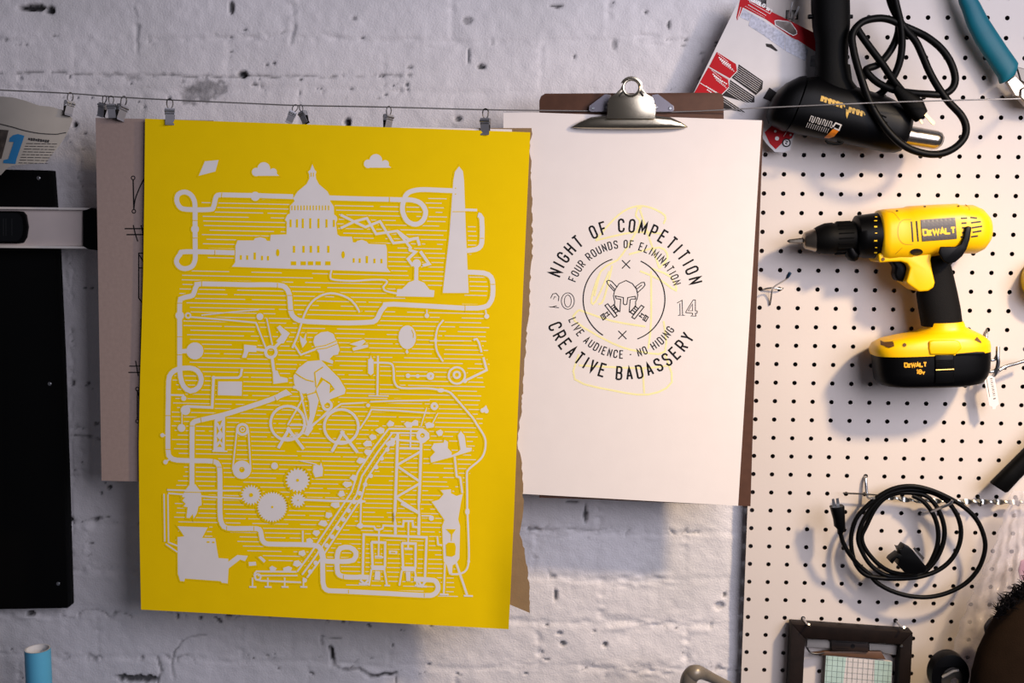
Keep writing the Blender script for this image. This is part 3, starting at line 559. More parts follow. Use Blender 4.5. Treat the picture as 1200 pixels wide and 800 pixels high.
    ln(K((425, 410), (462, 420)), 2, hl=0); ln(K((395, 412), (450, 412)), 2, hl=0); ln(K((625, 350), (690, 352)), 2, hl=0); pg(K((505, 365), (570, 368), (570, 395), (505, 392)), hl=1.5); gap.poly(K((522, 374), (556, 376), (556, 386), (522, 384))); pg(K((398, 525), (436, 528), (436, 598), (392, 592)), hl=1); pg(K((636, 530), (672, 530), (672, 604), (642, 604)), hl=1)
    ln(K((270, 625), (350, 628)), 2.2, hl=0); ln(K((280, 595), (315, 625), (345, 595)), 2.4, hl=0); ln(K((725, 645), (800, 648)), 2.2, hl=0); ln(K((735, 605), (762, 645), (792, 605)), 2.4, hl=0)
    hat.build('fine_line_print', poster_map(.00014), WHITE_INK, root)
    halo.build('clear_margin', poster_map(.00028), YEL_INK, root)
    ink.build('white_print', poster_map(.00042), WHITE_INK, root)
    gap.build('line_gaps', poster_map(.0006), YEL_INK, root)
poster()

def slab(name, outline, Yf, th, material, label, cat, wob=0, holder=None):
    mb = MB(); extrude(mb, outline, Yf, Yf + th); o = mb.build(name, material, holder, smooth=0)
    return tag(o, label, cat) if label else o
rk = random.Random(11)
torn = [(623, 150)]
xs = [(150, 623), (160, 623), (168, 621), (200, 622.5), (260, 623.5), (300, 624), (330, 621), (370, 621), (376, 618), (420, 615.5), (480, 611), (520, 606.5), (540, 611), (575, 613), (610, 613), (625, 608), (632, 612), (660, 617), (690, 620.5), (718, 621)]
y = 152
while y < 716:
    torn.append((edge(xs, y) + rk.uniform(-1.0, 1.0), y)); y += rk.uniform(2, 7)
torn += [(621, 718), (597, 708), (560, 700), (400, 690), (240, 690), (240, 150)]
slab('kraft_sheet', torn, -.0975, .0012, KRAFT, 'brown kraft cardboard with a torn right edge showing behind the yellow poster', 'cardboard')
slab('white_sheet', [(470, 148.6), (600, 151.5), (600, 200), (470, 200)], -.0990, .0003, WPAPER, 'strip of white paper peeking over the top edge of the yellow poster', 'paper')

# ------------------------------------------------------------------ grey board with black lettering, at the left
def grey_board():
    root = thing('grey_board', 'grey brown chipboard print hanging behind the left edge of the yellow poster', 'print', P(140, 562, -.0955))
    mb = MB(); extrude(mb, [(112, 138), (250, 141), (250, 566), (119, 563)], -.0955, -.0937); mb.build('board', GREYB, root, smooth=0)
    k = Ink()
    def q(*p): return [(x / 5.717, 180 + y / 5.717) for x, y in p]
    def v(*p): return [(100 + x * .526, 180 + y * .525) for x, y in p]
    def loop(p, r=2.1): k.ring(p[0], p[1], r, 1.1)
    a, b = q((892, 162), (897, 386)); loop(a); loop(b); k.line([(a[0], a[1] + 2), (b[0], b[1] - 2)], 1.5); k.line(q((897, 372), (905, 310), (930, 240), (965, 170), (1010, 110)), 1.4, smooth=3)
    k.line(q((836, 502), (1000, 502)), 1.5); k.line(q((848, 542), (1000, 542)), 1.5); k.line(q((893, 478), (905, 530), (923, 588)), 1.3)
    k.line(q((945, 478), (958, 530), (975, 588)), 1.3)
    for L in (((118, 222), (160, 222)), ((119, 222), (119, 322), (128, 334), (160, 334)), ((119, 255), (160, 255)), ((119, 224), (132, 245)), ((124, 368), (124, 436)), ((124, 402), (160, 402)), ((98, 474), (160, 474)), ((96, 488), (160, 488)), ((112, 462), (118, 496)), ((116, 530), (116, 592)), ((117, 530), (130, 592)), ((124, 520), (124, 470))): k.line(v(*L), 1.3)
    loop(v((116, 525))[0], 2); loop(v((116, 597))[0], 2)
    k.build('lettering', lambda x, y: P(x, y, -.0957), BLACKINK, root)
grey_board()

# ------------------------------------------------------------------ white sheet with the round emblem, its pad back, the clipboard
PADY = -.0945
def pad_sheet():
    root = thing('printed_sheet', 'tall white paper with a round black helmet emblem, held by the clipboard', 'print', P(740, 590, PADY))
    top = lambda u: (590 + (893 - 590) * u, 130.5 + (141 - 130.5) * u); V = []; F = []; nu, nv = 16, 24
    def edgeY(px, py): return PADY - .002 * max(0, (py - 450) / 140) ** 2
    for j in range(nv + 1):
        for i in range(nu + 1):
            u, v = i / nu, j / nv; t = top(u); b = (586 + (865 - 586) * u, 577 + (592.5 - 577) * u)
            x, y = t[0] * (1 - v) + b[0] * v, t[1] * (1 - v) + b[1] * v; V.append(P(x, y, edgeY(x, y)))
    for j in range(nv):
        for i in range(nu): a = j * (nu + 1) + i; F.append((a, a + 1, a + nu + 2, a + nu + 1))
    n = len(V); V += [v + Vector((0, .0004, 0)) for v in V]; F += [tuple(q + n for q in f) for f in list(F)]
    build('sheet', V, F, WPAPER, root, smooth=40)
    mp = lambda o: (lambda x, y: P(x, y, edgeY(x, y) - o))
    yk = Ink()
    def t(*p): return [(620 + x / 3.077, 220 + y / 3.077) for x, y in p]
    for L in (((240, 190), (290, 130), (340, 85), (390, 66), (440, 72), (490, 100), (485, 130)), ((395, 66), (385, 100), (400, 130), (350, 220), (320, 260)), ((400, 80), (440, 200), (470, 290)), ((240, 190), (280, 180), (380, 160), (480, 165)), ((320, 260), (260, 300), (225, 400), (240, 410), (290, 300)), ((255, 310), (235, 390)), ((400, 300), (470, 330), (530, 370), (510, 320), (440, 290)),
              ((300, 280), (270, 400), (250, 420)), ((440, 300), (440, 480), (430, 580)), ((180, 440), (165, 480), (300, 560), (400, 590), (490, 590), (485, 480)), ((180, 440), (300, 480), (420, 500)), ((180, 600), (165, 690), (300, 730), (430, 745), (515, 700), (490, 600)), ((180, 640), (400, 650), (505, 640)), ((360, 240), (470, 215), (500, 250), (470, 290)), ((410, 650), (415, 740))): yk.line(t(*L), 2.2, smooth=3)
    yk.disc(*t((398, 72))[0], 3, 2); yk.build('yellow_line_print', mp(.00012), mat('pale_yellow_ink', 'F3EAAA', .8), root)
    k = Ink(4); cx, cy = 731.4, 350.6
    def arc(word, r, a0, a1, h, sw, w, inner):
        """letters spread from angle a0 to a1 (degrees, counter-clockwise from the right)"""
        n = len(word); ws = [gw(c_) * w for c_ in word]; tot = sum(ws); span = abs(math.radians(a1 - a0)) * r; gp = (span - tot) / (n - 1); x = 0
        for ch, cw in zip(word, ws):
            s = x + cw / 2; am = math.radians(a0) + (-s / r if not inner else s / r); ca, sa = math.cos(am), math.sin(am)
            for Lg in GL.get(ch, []):
                pts = []
                for gx, gy in Lg:
                    lx = (gx - .5) * cw if ch != 'I' else 0; ly = (gy - .5) * h
                    if inner: ux, uy, tx, ty = -ca, sa, -sa, -ca
                    else: ux, uy, tx, ty = ca, -sa, sa, ca
                    pts.append((cx + ca * r + ux * ly + tx * lx, cy - sa * r + uy * ly + ty * lx))
                k.line(pts, sw)
            x += cw + gp
    arc('NIGHT OF COMPETITION', 86.6, 160.5, 13, 14.5, 2.05, 5.6, False)
    arc('FOUR ROUNDS OF ELIMINATION', 64.8, 160, 16, 8.8, 1.2, 3.6, False)
    arc('LIVE AUDIENCE - NO HIDING', 64.6, 200.5, 328.5, 8.8, 1.2, 3.6, True)
    arc('CREATIVE BADASSERY', 86.6, 199.5, 331, 14.5, 2.05, 5.8, True)
    for a0, a1 in ((-64, 64), (108, 250)):
        a0, a1 = (-71, 66) if a0 < 0 else (106.5, 239)
        k.line([(cx + 47.9 * math.cos(math.radians(a)), cy - 49 * math.sin(math.radians(a))) for a in np.linspace(a0, a1, 40)], 1.25)
    for x, y, r in ((733.8, 309.6, 4.8), (729.4, 392.3, 4.8)): k.line([(x - r, y - r), (x + r, y + r)], 1.1); k.line([(x + r, y - r), (x - r, y + r)], 1.1)
    def e(*p): return [(690 + x / 8, 310 + y / 8) for x, y in p]
    s = .95
    k.line(e((238, 325), (232, 290), (245, 235), (285, 178), (350, 148), (410, 178), (448, 230), (460, 285), (452, 325), (440, 345), (440, 395), (430, 400), (382, 445), (380, 440), (388, 330), (400, 322), (440, 322), (436, 296), (366, 308), (358, 370), (340, 376), (324, 366), (326, 308), (248, 292), (258, 318), (300, 324), (292, 440), (280, 438), (240, 402), (244, 345)), s, True)
    k.line(e((240, 250), (178, 182), (168, 155), (185, 146), (215, 155), (268, 212)), s); k.line(e((252, 240), (200, 182)), s)
    k.line(e((440, 205), (492, 168), (520, 165), (528, 190), (510, 215), (458, 262)), s); k.line(e((452, 228), (498, 190)), s); k.line(e((440, 205), (458, 262)), s)
    for m_ in (1, -1):
        f = (lambda x, y: (x, y)) if m_ == 1 else (lambda x, y: (676 - x * 1.0 - 6, y + 14))
        g = lambda *p: e(*[f(*a) for a in p])
        k.line(g((152, 382), (178, 366), (266, 478), (240, 494)), 1.1, True); k.line(g((205, 400), (235, 375), (280, 432), (252, 452)), 1.1, True); k.line(g((215, 418), (245, 395)), 1); k.line(g((228, 436), (258, 412)), 1)
        k.line(g((180, 440), (150, 462)), 1.2); k.line(g((200, 462), (168, 485)), 1.2); k.line(g((172, 450), (190, 472)), 1); k.line(g((112, 478), (138, 458), (162, 500), (135, 518)), 1.1, True); k.line(g((128, 468), (150, 510)), 1)
    # year numerals in outline
    def nz(*p): return t(*p)
    k.line(nz((78, 398), (86, 382), (98, 380), (108, 392), (106, 408)), .8); k.line(nz((100, 425), (80, 430), (72, 428), (108, 432)), .8); k.line(nz((88, 402), (92, 392), (98, 394)), .6)
    k.ring(*t((140, 408))[0], 7.6, .75, 9.6); k.ring(*t((140, 408))[0], 4, .65, 7)
    k.line(nz((534, 415), (552, 405), (554, 458), (562, 460), (538, 460), (545, 457), (544, 416)), .75); k.line(nz((566, 446), (592, 404), (600, 404), (600, 443), (607, 444), (606, 452), (600, 452), (602, 462), (584, 462), (590, 458), (590, 452), (566, 450)), .75, True); k.line(nz((574, 443), (590, 418), (590, 443)), .6, True)
    k.build('black_print', mp(.00025), BLACKINK, root)
pad_sheet()
slab('backing_board', [(632, 137), (894, 141), (894.5, 143), (887, 350), (879.5, 593), (700, 585), (632, 583)], PADY + .0012, .0016, BROWNB, 'brown backing board showing as a thin strip along the right edge of the white paper', 'board')

def clipboard():
    root = thing('clipboard', 'brown hardboard clipboard with a large chrome spring clip gripping the white paper', 'clipboard', P(740, 140, -.086))
    mb = MB(); o = [(632, 118), (634, 112.5), (639, 109.5), (841, 108.5), (846, 110), (848, 114), (850, 330), (632, 330)]
    prism(mb, o, PADY + .0034, PADY + .0066); mb.build('board', BROWNB, root, bevel=.0005)
    yb = PADY - .001
    mb = MB(); loft(mb, [((671, 148), (671, 149.5), yb - .003, .0015, 2), ((679, 143), (679, 150.5), yb - .005, .004, 2.4), ((692, 137.5), (692, 151), yb - .006, .0055, 2.6), ((715, 135), (715, 151.3), yb - .0065, .006, 2.8), ((740, 134.5), (740, 151.5), yb - .0065, .006, 2.8), ((765, 135), (765, 151.3), yb - .0065, .006, 2.8), ((786, 137.5), (786, 151), yb - .006, .0055, 2.6), ((798, 143), (798, 150.5), yb - .005, .004, 2.4), ((805.5, 148), (805.5, 149.5), yb - .003, .0015, 2)], 24); mb.build('press_jaw', CHROME, root)
    cx, cy = 740, 102.5
    body = [(711, 139), (713, 118), (714.5, 114), (721, 110), (727, 104), (730.5, 97)] + [(cx + 13.6 * math.cos(a), cy - 13.2 * math.sin(a)) for a in np.linspace(2.75, .39, 14)] + [(753, 104), (758, 110), (765, 114), (766.5, 118), (768, 139)]
    mb = MB(); extrude(mb, body, yb - .018, yb - .0165, [ell(cx, cy, 8.2, 8, 24)]); mb.build('lever_plate', CHROME, root, bevel=.0006)
    mb = MB(); tube(mb, [P(x, y, yb - .0185) for x, y in ell(cx, cy, 9.6, 9.4, 28)], .0018, 8, closed=True); mb.build('hanging_ring', CHROME, root)
    # curved sides that carry the lever plate back to the jaw
    mb = MB(); loft(mb, [((711.5, 121), (711.5, 138), yb - .008, .0065, 5), ((716, 118), (716, 139), yb - .0085, .0075, 5), ((740, 117), (740, 139), yb - .0085, .0078, 5), ((763, 118), (763, 139), yb - .0085, .0075, 5), ((767.5, 121), (767.5, 138), yb - .008, .0065, 5)], 28); mb.build('spring_housing', CHROME, root)
    for s in (-1, 1):
        f = lambda x, y: (740 + s * (740 - x), y)
        mb = MB(); extrude(mb, [f(690.5, 124), f(709, 110), f(716, 111), f(716, 131), f(692, 131), f(690, 129)], PADY - .0030, PADY - .0018); w = mb.build('hinge_plate', mat('dull_steel', '77737A', .4, metal=.8), root, smooth=0, bevel=.0003)
        mb = MB()
        for x, y in ((694.5, 127), (711, 126)): p = P(*f(x, y), PADY - .003); tube(mb, [p, p + Vector((0, -.0014, 0))], [.0022, .0016], 12)
        mb.build('rivet', STEEL, w)
        q = P(*f(728, 109), yb - .0185); mb = MB(); tube(mb, [P(*f(726, 112.5), yb - .0186), P(*f(730, 107.5), yb - .0186)], .0011, 8); mb.build('lever_slot', mat('dark_gap', '1A1815', .6), root)
clipboard()

# ------------------------------------------------------------------ clips on the wire
def make_clip(front=True):
    r = bpy.data.objects.new('bulldog_clip', None); S.collection.objects.link(r); r.empty_display_size = .01; ORG[r.name] = Vector()
    mb = MB(); tube(mb, catmull([(.0009, -.0016, -.0135), (.0036, -.0006, -.0065), (.0032, 0, -.001), (0, 0, .0012), (-.0032, 0, -.001), (-.0036, .0006, -.0065), (-.0009, .0016, -.0135)], 5), .00075, 7); mb.build('wire_ring', DSTEEL, r, smooth=60)
    for s in (-1, 1):
        mb = MB(); w = .0055
        prof = [(s * .0036, -.0105), (s * .0042, -.0135), (s * .0036, -.017), (s * .0015, -.0285), (s * .0028, -.0315)]
        for (y0, z0), (y1, z1) in zip(prof, prof[1:]):
            a = s * .0007; mb.add([(-w, y0, z0), (w, y0, z0), (w, y1, z1), (-w, y1, z1), (-w, y0 + a, z0), (w, y0 + a, z0), (w, y1 + a, z1), (-w, y1 + a, z1)], [(0, 1, 2, 3), (4, 5, 6, 7), (0, 1, 5, 4), (1, 2, 6, 5), (2, 3, 7, 6), (3, 0, 4, 7)])
        mb.build('jaw', CLIPM if s < 0 else DSTEEL, r, smooth=0)
    mb = MB(); tube(mb, [(-.0062, -.0046, -.0140), (.0062, -.0046, -.0140)], .0016, 10); tube(mb, [(-.0058, -.0040, -.0172), (.0058, -.0040, -.0172)], .0009, 8); mb.build('spring', STEEL, r, smooth=60)
    for s in (-1, 1):
        mb = MB(); mb.add([(s * .0056, -.003, -.0105), (s * .0056, .003, -.0105), (s * .0056, .003, -.019), (s * .0056, -.003, -.019), (s * .0061, -.003, -.0105), (s * .0061, .003, -.0105), (s * .0061, .003, -.019), (s * .0061, -.003, -.019)], [(0, 1, 2, 3), (4, 5, 6, 7), (0, 1, 5, 4), (1, 2, 6, 5), (2, 3, 7, 6), (3, 0, 4, 7)]); mb.build('ear', STEEL, r, smooth=0)
    return r
def copy_tree(o):
    c = o.copy(); S.collection.objects.link(c)
    for ch in o.children: d = ch.copy(); S.collection.objects.link(d); d.parent = c
    return c
proto = make_clip(); first = True
for px, py, dY, rz, ry, sc, lab in ((199, 117, -.0015, .25, .02, 1.0, 'steel clip gripping the top left corner of the yellow poster'), (569, 128.5, -.0012, -.2, .0, 1.0, 'steel clip gripping the top right end of the yellow poster'),
                            (83, 109.5, .000, .9, .20, .92, 'steel clip holding the newspaper page by its right corner'), (123, 113, .008, -.3, .28, .84, 'leftmost of the three steel clips bunched on the grey board'), (130, 113.5, -.002, .15, -.04, .84, 'middle clip of the three bunched on the grey board'),
                            (146, 114, .008, 1.0, .30, 1.0, 'right clip of the three bunched on the grey board, its ring standing open'), (347, 123.5, .005, .2, .42, .78, 'left clip of the close pair behind the poster top edge'), (352, 123.7, .005, -.5, -.38, .78, 'right clip of the close pair behind the poster top edge'),
                            (456, 125.5, .005, .8, .12, .9, 'steel clip half hidden behind the middle of the poster top edge')):
    o = proto if first else copy_tree(proto); first = False
    o.location = P(px, py, wireY(px) + dY); o.rotation_euler = (0, ry, rz); o.scale = (sc, sc, sc)
    tag(o, lab, 'clip', 'steel clips along the hanging wire')

# ------------------------------------------------------------------ saw blade package, on its double hook
PKY = -.040
def pack():
    root = thing('blade_package', 'white and red saw blade package hanging tilted behind the heat gun', 'package', P(868, 150, PKY))
    TL, U, Vv = Vector((868, -4)), Vector((120, 59)), Vector((-61, 125))
    q = lambda u, v: tuple(TL + U * u + Vv * v)
    def t8(*p): return [(800 + x / 6, y / 6) for x, y in p]
    def z(*p): return [(860 + x / 13.34, y / 13.34) for x, y in p]
    def g(*p): return [(880 + x / 5, 80 + y / 5) for x, y in p]
    slot = z((640, 325), (690, 315), (830, 335), (890, 350), (980, 480), (985, 530), (930, 555), (880, 530), (650, 390))
    outl = [q(0, 0), q(.97, 0), q(1, .03), q(1, .55), (929, 164), (926, 175.5), (918, 178.5), (908, 178), (899, 169)] + [q(.72, .99), q(.03, 1), q(0, .97)]
    mb = MB(); extrude(mb, outl, PKY, PKY + .0012, [slot]); mb.build('backing_card', mat('glossy_white_card', 'D8D2D0', .5, var=.03, spec=.3), root, smooth=0)
    mp = lambda o: (lambda x, y: P(x, y, PKY - o))
    k = Ink(); k.poly([q(0, 0), q(.97, 0), q(1, .03), q(1, .16), (935, 47)] + z((940, 610), (500, 300), (140, 115), (110, 200)) + [(864, 24), (863, 20)], [slot]); k.poly(g((80, 375), (150, 310), (265, 350), (240, 410), (190, 430), (145, 475), (110, 440)))
    for P6 in (((240, 365), (375, 450), (382, 500), (335, 552), (186, 468)), ((180, 475), (320, 560), (325, 615), (270, 668), (120, 580)), ((120, 585), (262, 668), (250, 720), (60, 690))): k.poly(t8(*P6))
    k.build('red_print', mp(.0003), mat('red_print', 'B80A18', .6, spec=.2), root)
    k = Ink()
    for P6 in (((395, 452), (565, 570), (560, 625), (515, 668), (345, 545), (386, 500)), ((335, 560), (505, 675), (505, 720), (450, 720), (275, 670), (326, 618)), ((272, 675), (440, 790), (270, 760))): k.poly(t8(*P6))
    k.poly(t8((610, 615), (668, 655), (630, 718), (565, 690))); k.poly(z((500, 680), (590, 690), (690, 790), (660, 800), (580, 750), (510, 725))); k.ring(*g((208, 436))[0], 4.4, 1.5)
    k.line(g((200, 425), (216, 430), (202, 440), (214, 448)), .8)
    k.build('dark_print', mp(.0005), mat('charcoal_print', '2A2524', .6, spec=.2), root)
    k = Ink()
    k.poly(z((150, 140), (270, 215), (235, 330), (100, 270))); k.poly(z((275, 215), (500, 345), (480, 560), (230, 400))); k.poly(z((505, 350), (800, 545), (790, 780), (480, 565))); k.poly(z((805, 550), (1020, 640), (1160, 780), (1120, 960), (800, 790)))
    k.build('silver_print', mp(.0003), mat('silver_label', 'A9AAB8', .35, var=.35, vscale=260), root)
    k = Ink(3); ang = math.atan2(59, 120)
    fn = line_fn(*z((268, 18))[0], ang); write(k, 'DIABLO', fn, 3.7, 2.6, .75, 1.15); write(k, 'R', line_fn(*z((508, 160))[0], ang), 3.2, 2.6, .5, 1.0)
    k.line(z((235, -20), (600, 160), (565, 215), (250, 35)), .5, True)
    for a, b in (((225, 75), (510, 245)), ((175, 95), (490, 275))): 
        A_, B_ = Vector(z(a)[0]), Vector(z(b)[0])
        for i in range(12): k.line([A_.lerp(B_, i / 12), A_.lerp(B_, i / 12 + .06)], .7 if a[0] > 200 else .35)
    k.line(slot, .8, True)
    rp = random.Random(3)
    for base, n, ln_, sx in ((((232, 388), 5, 110, .9)), ((190, 505), 5, 110, .9), ((150, 615), 2, 100, .8)):
        for i in range(n):
            x, y = base[0] + 22 * (i % 5) * .35 + 6, base[1] + i * 14 - (12 if i == 0 else 0); a = t8((x + 8, y), (x + ln_ * rp.uniform(.7, 1), y + ln_ * .58 * .95)); A_, B_ = Vector(a[0]), Vector(a[1])
            for s in range(7): k.line([A_.lerp(B_, s / 7), A_.lerp(B_, s / 7 + .1)], 1.3 if i in (1, 2) else .6)
    for x0, y0, n in ((398, 470, 7), (342, 565, 7), (285, 680, 3)):
        for i in range(n):
            A_, B_ = Vector(t8((x0 - i * 6, y0 + i * 12))[0]), Vector(t8((x0 + 160 - i * 6, y0 + 108 + i * 12))[0]); k.line([A_, B_], .35)
    for x, y, r in ((143, 369, 1.6), (153, 411, 2.4), (232, 390, 1.3), (152, 308, 1.6)): k.disc(*g((x, y))[0], r)
    k.disc(*g((208, 436))[0], 3.6); k.line(g((190, 400), (240, 330)), .5)
    k.line(z((60, 290), (110, 110)), .6); k.line(t8((182, 470), (330, 556), (384, 500)), .7); k.line(t8((122, 582), (268, 672), (326, 614)), .7)
    k.build('white_print', mp(.0007), mat('white_print', 'EDE7E4', .4), root)
    k = Ink(2); k.line(g((201, 424), (215, 429), (202, 440), (213, 446)), 1); k.ring(*g((208, 436))[0], 4.4, 1.2); k.build('round_mark', mp(.0009), mat('charcoal_print', '35302F'), root)
    k = Ink(); k.poly(z((830, 560), (1120, 700), (1110, 800), (830, 660))); k.poly(t8((900, 395), (930, 385), (930, 470), (895, 465)))
    k.build('yellow_green_corner', mp(.00032), mat('silver_label2', '9D9C9E', .35, var=.4, vscale=260), root)
pack()

def hook(name, label, px, py, length, rise=.012, r=.0019, double=False, group='steel pegboard hooks', Y0=PEG, tipx=0, tipz=None):
    mb = MB()
    for dx in ((-4.5, 4.5) if double else (0,)):
        p = P(px + dx, py, Y0); pts = [p + Vector((0, .004, 0)), p, p + Vector((tipx * .6, -length * .7, 0)), p + Vector((tipx, -length, .002)), p + Vector((tipx, -length - .003, rise))]
        tube(mb, catmull(pts, 5), r, 9)
    o = mb.build(name, STEEL, smooth=60); return tag(o, label, 'hook', group)
def double_hook():
    root = thing('double_hook', 'bright double prong hook carrying the red and white package', 'hook', P(930, 22, PEG), 'steel pegboard hooks')
    mb = MB()
    def z(*p): return [(860 + x / 13.34, y / 13.34) for x, y in p]
    for a, b in (((880, 215), (912, 30)), ((960, 250), (1020, 100))):
        t0, t1 = z(a)[0], z(b)[0]; p1 = P(*t1, PKY - .022); p0 = P(*t0, PKY - .018); mid = P(t0[0], t0[1] + 3, PKY + .004); pb = Vector((mid.x, PEG - .0002, mid.z))
        tube(mb, catmull([pb, mid + Vector((0, .008, 0)), P(t0[0], t0[1] + 2, PKY - .012), p0, p1], 5), .0012, 8)
    mb.build('prong', STEEL, root, smooth=60)
    mb = MB(); c_ = P(928, 17.5, PEG); mb.box((c_.x - .008, PEG - .0015, c_.z - .006), (c_.x + .008, PEG - .0002, c_.z + .006)); mb.build('base_plate', DSTEEL, root, bevel=.0004)
double_hook()

# ------------------------------------------------------------------ heat gun with its looped cord
def heat_gun():
    yc = -.072
    root = thing('heat_gun', 'black heat gun with a bare metal nozzle hanging in a tangle of black cord', 'heat gun', P(990, 170, yc))
    mb = MB(); loft(mb, [((908, 112), (901, 127), yc, .012, 2), ((914, 104), (899, 138), yc, .022, 2.4), ((922, 97), (902, 145), yc, .028, 2.6), ((936, 90), (913, 151), yc, .031, 2.6), ((943, 89), (919, 154), yc, .0315, 2.6)], 32); mb.build('rear_cap', BLACKP, root, smooth=50)
    mb = MB(); loft(mb, [((944.5, 91), (921, 153), yc, .030, 2.6), ((956, 90), (932, 156), yc, .031, 2.5), ((1000, 101), (972, 164.5), yc, .031, 2.4), ((1038, 113), (1014, 173), yc, .030, 2.4), ((1056, 122), (1038, 178.5), yc, .028, 2.4), ((1064, 128), (1048, 179), yc, .026, 2.4), ((1068, 136), (1054, 177.5), yc, .021, 2.2)], 36)
    body = mb.build('motor_body', BLACKP, root, smooth=50)
    mb = MB(); loft(mb, [((1063, 146.5), (1056.5, 169), yc, .0140, 2), ((1068, 147.5), (1060, 170.5), yc, .0140, 2), ((1098, 153), (1092, 175.5), yc, .0138, 2), ((1103, 155), (1097.5, 175), yc, .0125, 2), ((1104.5, 157.5), (1100.5, 173), yc, .0095, 2)], 28); noz = mb.build('nozzle', mat('brushed_nozzle', 'BFB7AC', .25, metal=1, var=.1), root, smooth=45)
    mb = MB(); loft(mb, [((1105.0, 159), (1101.3, 172), yc, .008, 2), ((1105.3, 159), (1101.6, 172), yc, .008, 2)], 24); mb.build('air_outlet', DSTEEL, noz, smooth=0)
    mb = MB(); loft(mb, [((952, -60), (994, -60), yc - .002, .019, 2.4), ((950.5, -20), (994.5, -20), yc - .002, .019, 2.4), ((951, 10), (995.5, 10), yc - .002, .019, 2.4), ((952.5, 32), (995.5, 30), yc - .002, .0185, 2.4), ((956, 48), (994, 46), yc - .002, .017, 2.4), ((956.5, 75), (993, 75), yc - .002, .0175, 2.4), ((955, 92), (997, 95), yc - .001, .020, 2.4), ((950, 106), (1008, 108), yc, .024, 2.4)], 32); h = mb.build('handle', BLACKR, root, smooth=50)
    mb = MB()
    for x, y in ((949.5, 19.5), (996.5, 19.5)): c_ = P(x, y, yc - .002); loft(mb, [((x - 2.5, y - 2.5), (x - 2.5, y + 2.5), yc - .002, .003, 2), ((x + 2.5, y - 2.5), (x + 2.5, y + 2.5), yc - .002, .003, 2)], 12)
    mb.build('switch_nub', BLACKP, h)
    mb = MB(); loft(mb, [((986, 76), (996, 76), yc - .006, .007, 2.2), ((986, 97), (999, 97), yc - .006, .007, 2.2)], 16); mb.build('trigger', BLACKR, root)
    mp = on_body([body], .0007)
    k = Ink(3)
    def g(*p): return [(940 + x / 8, 90 + y / 8) for x, y in p]
    # two rows of worn yellow lettering, printed the other way up
    for (x0, y0), (x1, y1), n in (((180, 175), (400, 250), 6), ((440, 280), (590, 325), 4)):
        for i in range(n):
            x, y = x0 + (x1 - x0) * i / n, y0 + (y1 - y0) * i / n; d = ((0, 0), (22, 8), (10, 58), (-12, 48)) if i % 2 else ((0, 0), (26, 8), (24, 34), (14, 58), (-10, 50))
            k.poly(g(*[(x + a, y + b) for a, b in d])); k.line(g((x + 24, y + 14), (x + 36, y + 46)), 1.4)
    k.poly(g((410, 300), (445, 318), (420, 392), (412, 360)))
    k.build('yellow_lettering', mp, mat('worn_yellow_print', 'C49A2C', .5, var=.25, vscale=400), body)
    k = Ink(2)
    for i in range(11):
        x, y = 75 + i * 19.5, 365 + i * 5.5
        k.line(g((x + 12, y), (x - 8, y + 52)), .75)
        if i % 3 == 0: k.line(g((x + 12, y), (x + 28, y + 8), (x + 20, y + 35)), .6)
        if i % 3 == 1: k.line(g((x - 8, y + 52), (x + 8, y + 58), (x + 18, y + 30)), .6)
        k.line(g((x - 18, y + 64), (x - 38, y + 108)), .55)
    k.line(g((290, 470), (315, 432), (365, 452), (345, 500), (300, 480)), 1.6)
    k.build('white_lettering', mp, mat('grey_white_print', 'C9C4BE', .5), body)
    k = Ink(3); k.poly(g((290, 488), (345, 505), (300, 560), (250, 578), (205, 570), (240, 540))); k.build('orange_flash', mp, mat('orange_print', 'E8821C', .45), body)
    mb = MB(); tube(mb, catmull([P(*p, yc - .018) for p in g((220, 595), (250, 620), (330, 628), (380, 615), (330, 598))], 5), .0016, 8); mb.build('hanging_loop', BLACKR, root, smooth=60)
    mb = MB()
    for s in range(4): a, b = g((680 + s * 14, 330 + s * 55))[0], g((790 + s * 8, 380 + s * 50))[0]; tube(mb, [mp(*a), mp((a[0] + b[0]) / 2, (a[1] + b[1]) / 2), mp(*b)], .0008, 6)
    mb.build('vent_rib', BLACKR, body)
    f = lambda *p: [(980 + x / 4, y / 4) for x, y in p]
    def cord(pts, ys, r=.0046):
        mb = MB(); n = len(pts); q = [P(p[0], p[1], ys[0] + (ys[-1] - ys[0]) * i / (n - 1) if len(ys) == 2 else ys[min(len(ys) - 1, int(i / (n - 1) * (len(ys) - 1)))] * (1 - (i / (n - 1) * (len(ys) - 1)) % 1) + ys[min(len(ys) - 1, int(i / (n - 1) * (len(ys) - 1)) + 1)] * ((i / (n - 1) * (len(ys) - 1)) % 1)) for i, p in enumerate(pts)]
        tube(mb, catmull(q, 6), r, 10); return mb
    CORD = mat('black_cord', '030303', .48, bump=.08, spec=.13)
    mb = cord(f((262, -60), (285, 40), (303, 120), (308, 210), (297, 290), (268, 360), (220, 428), (165, 455), (110, 440), (70, 400), (30, 330)), [-.100, -.092, -.085, -.072, -.062]); mb.build('cord', CORD, root, smooth=60)
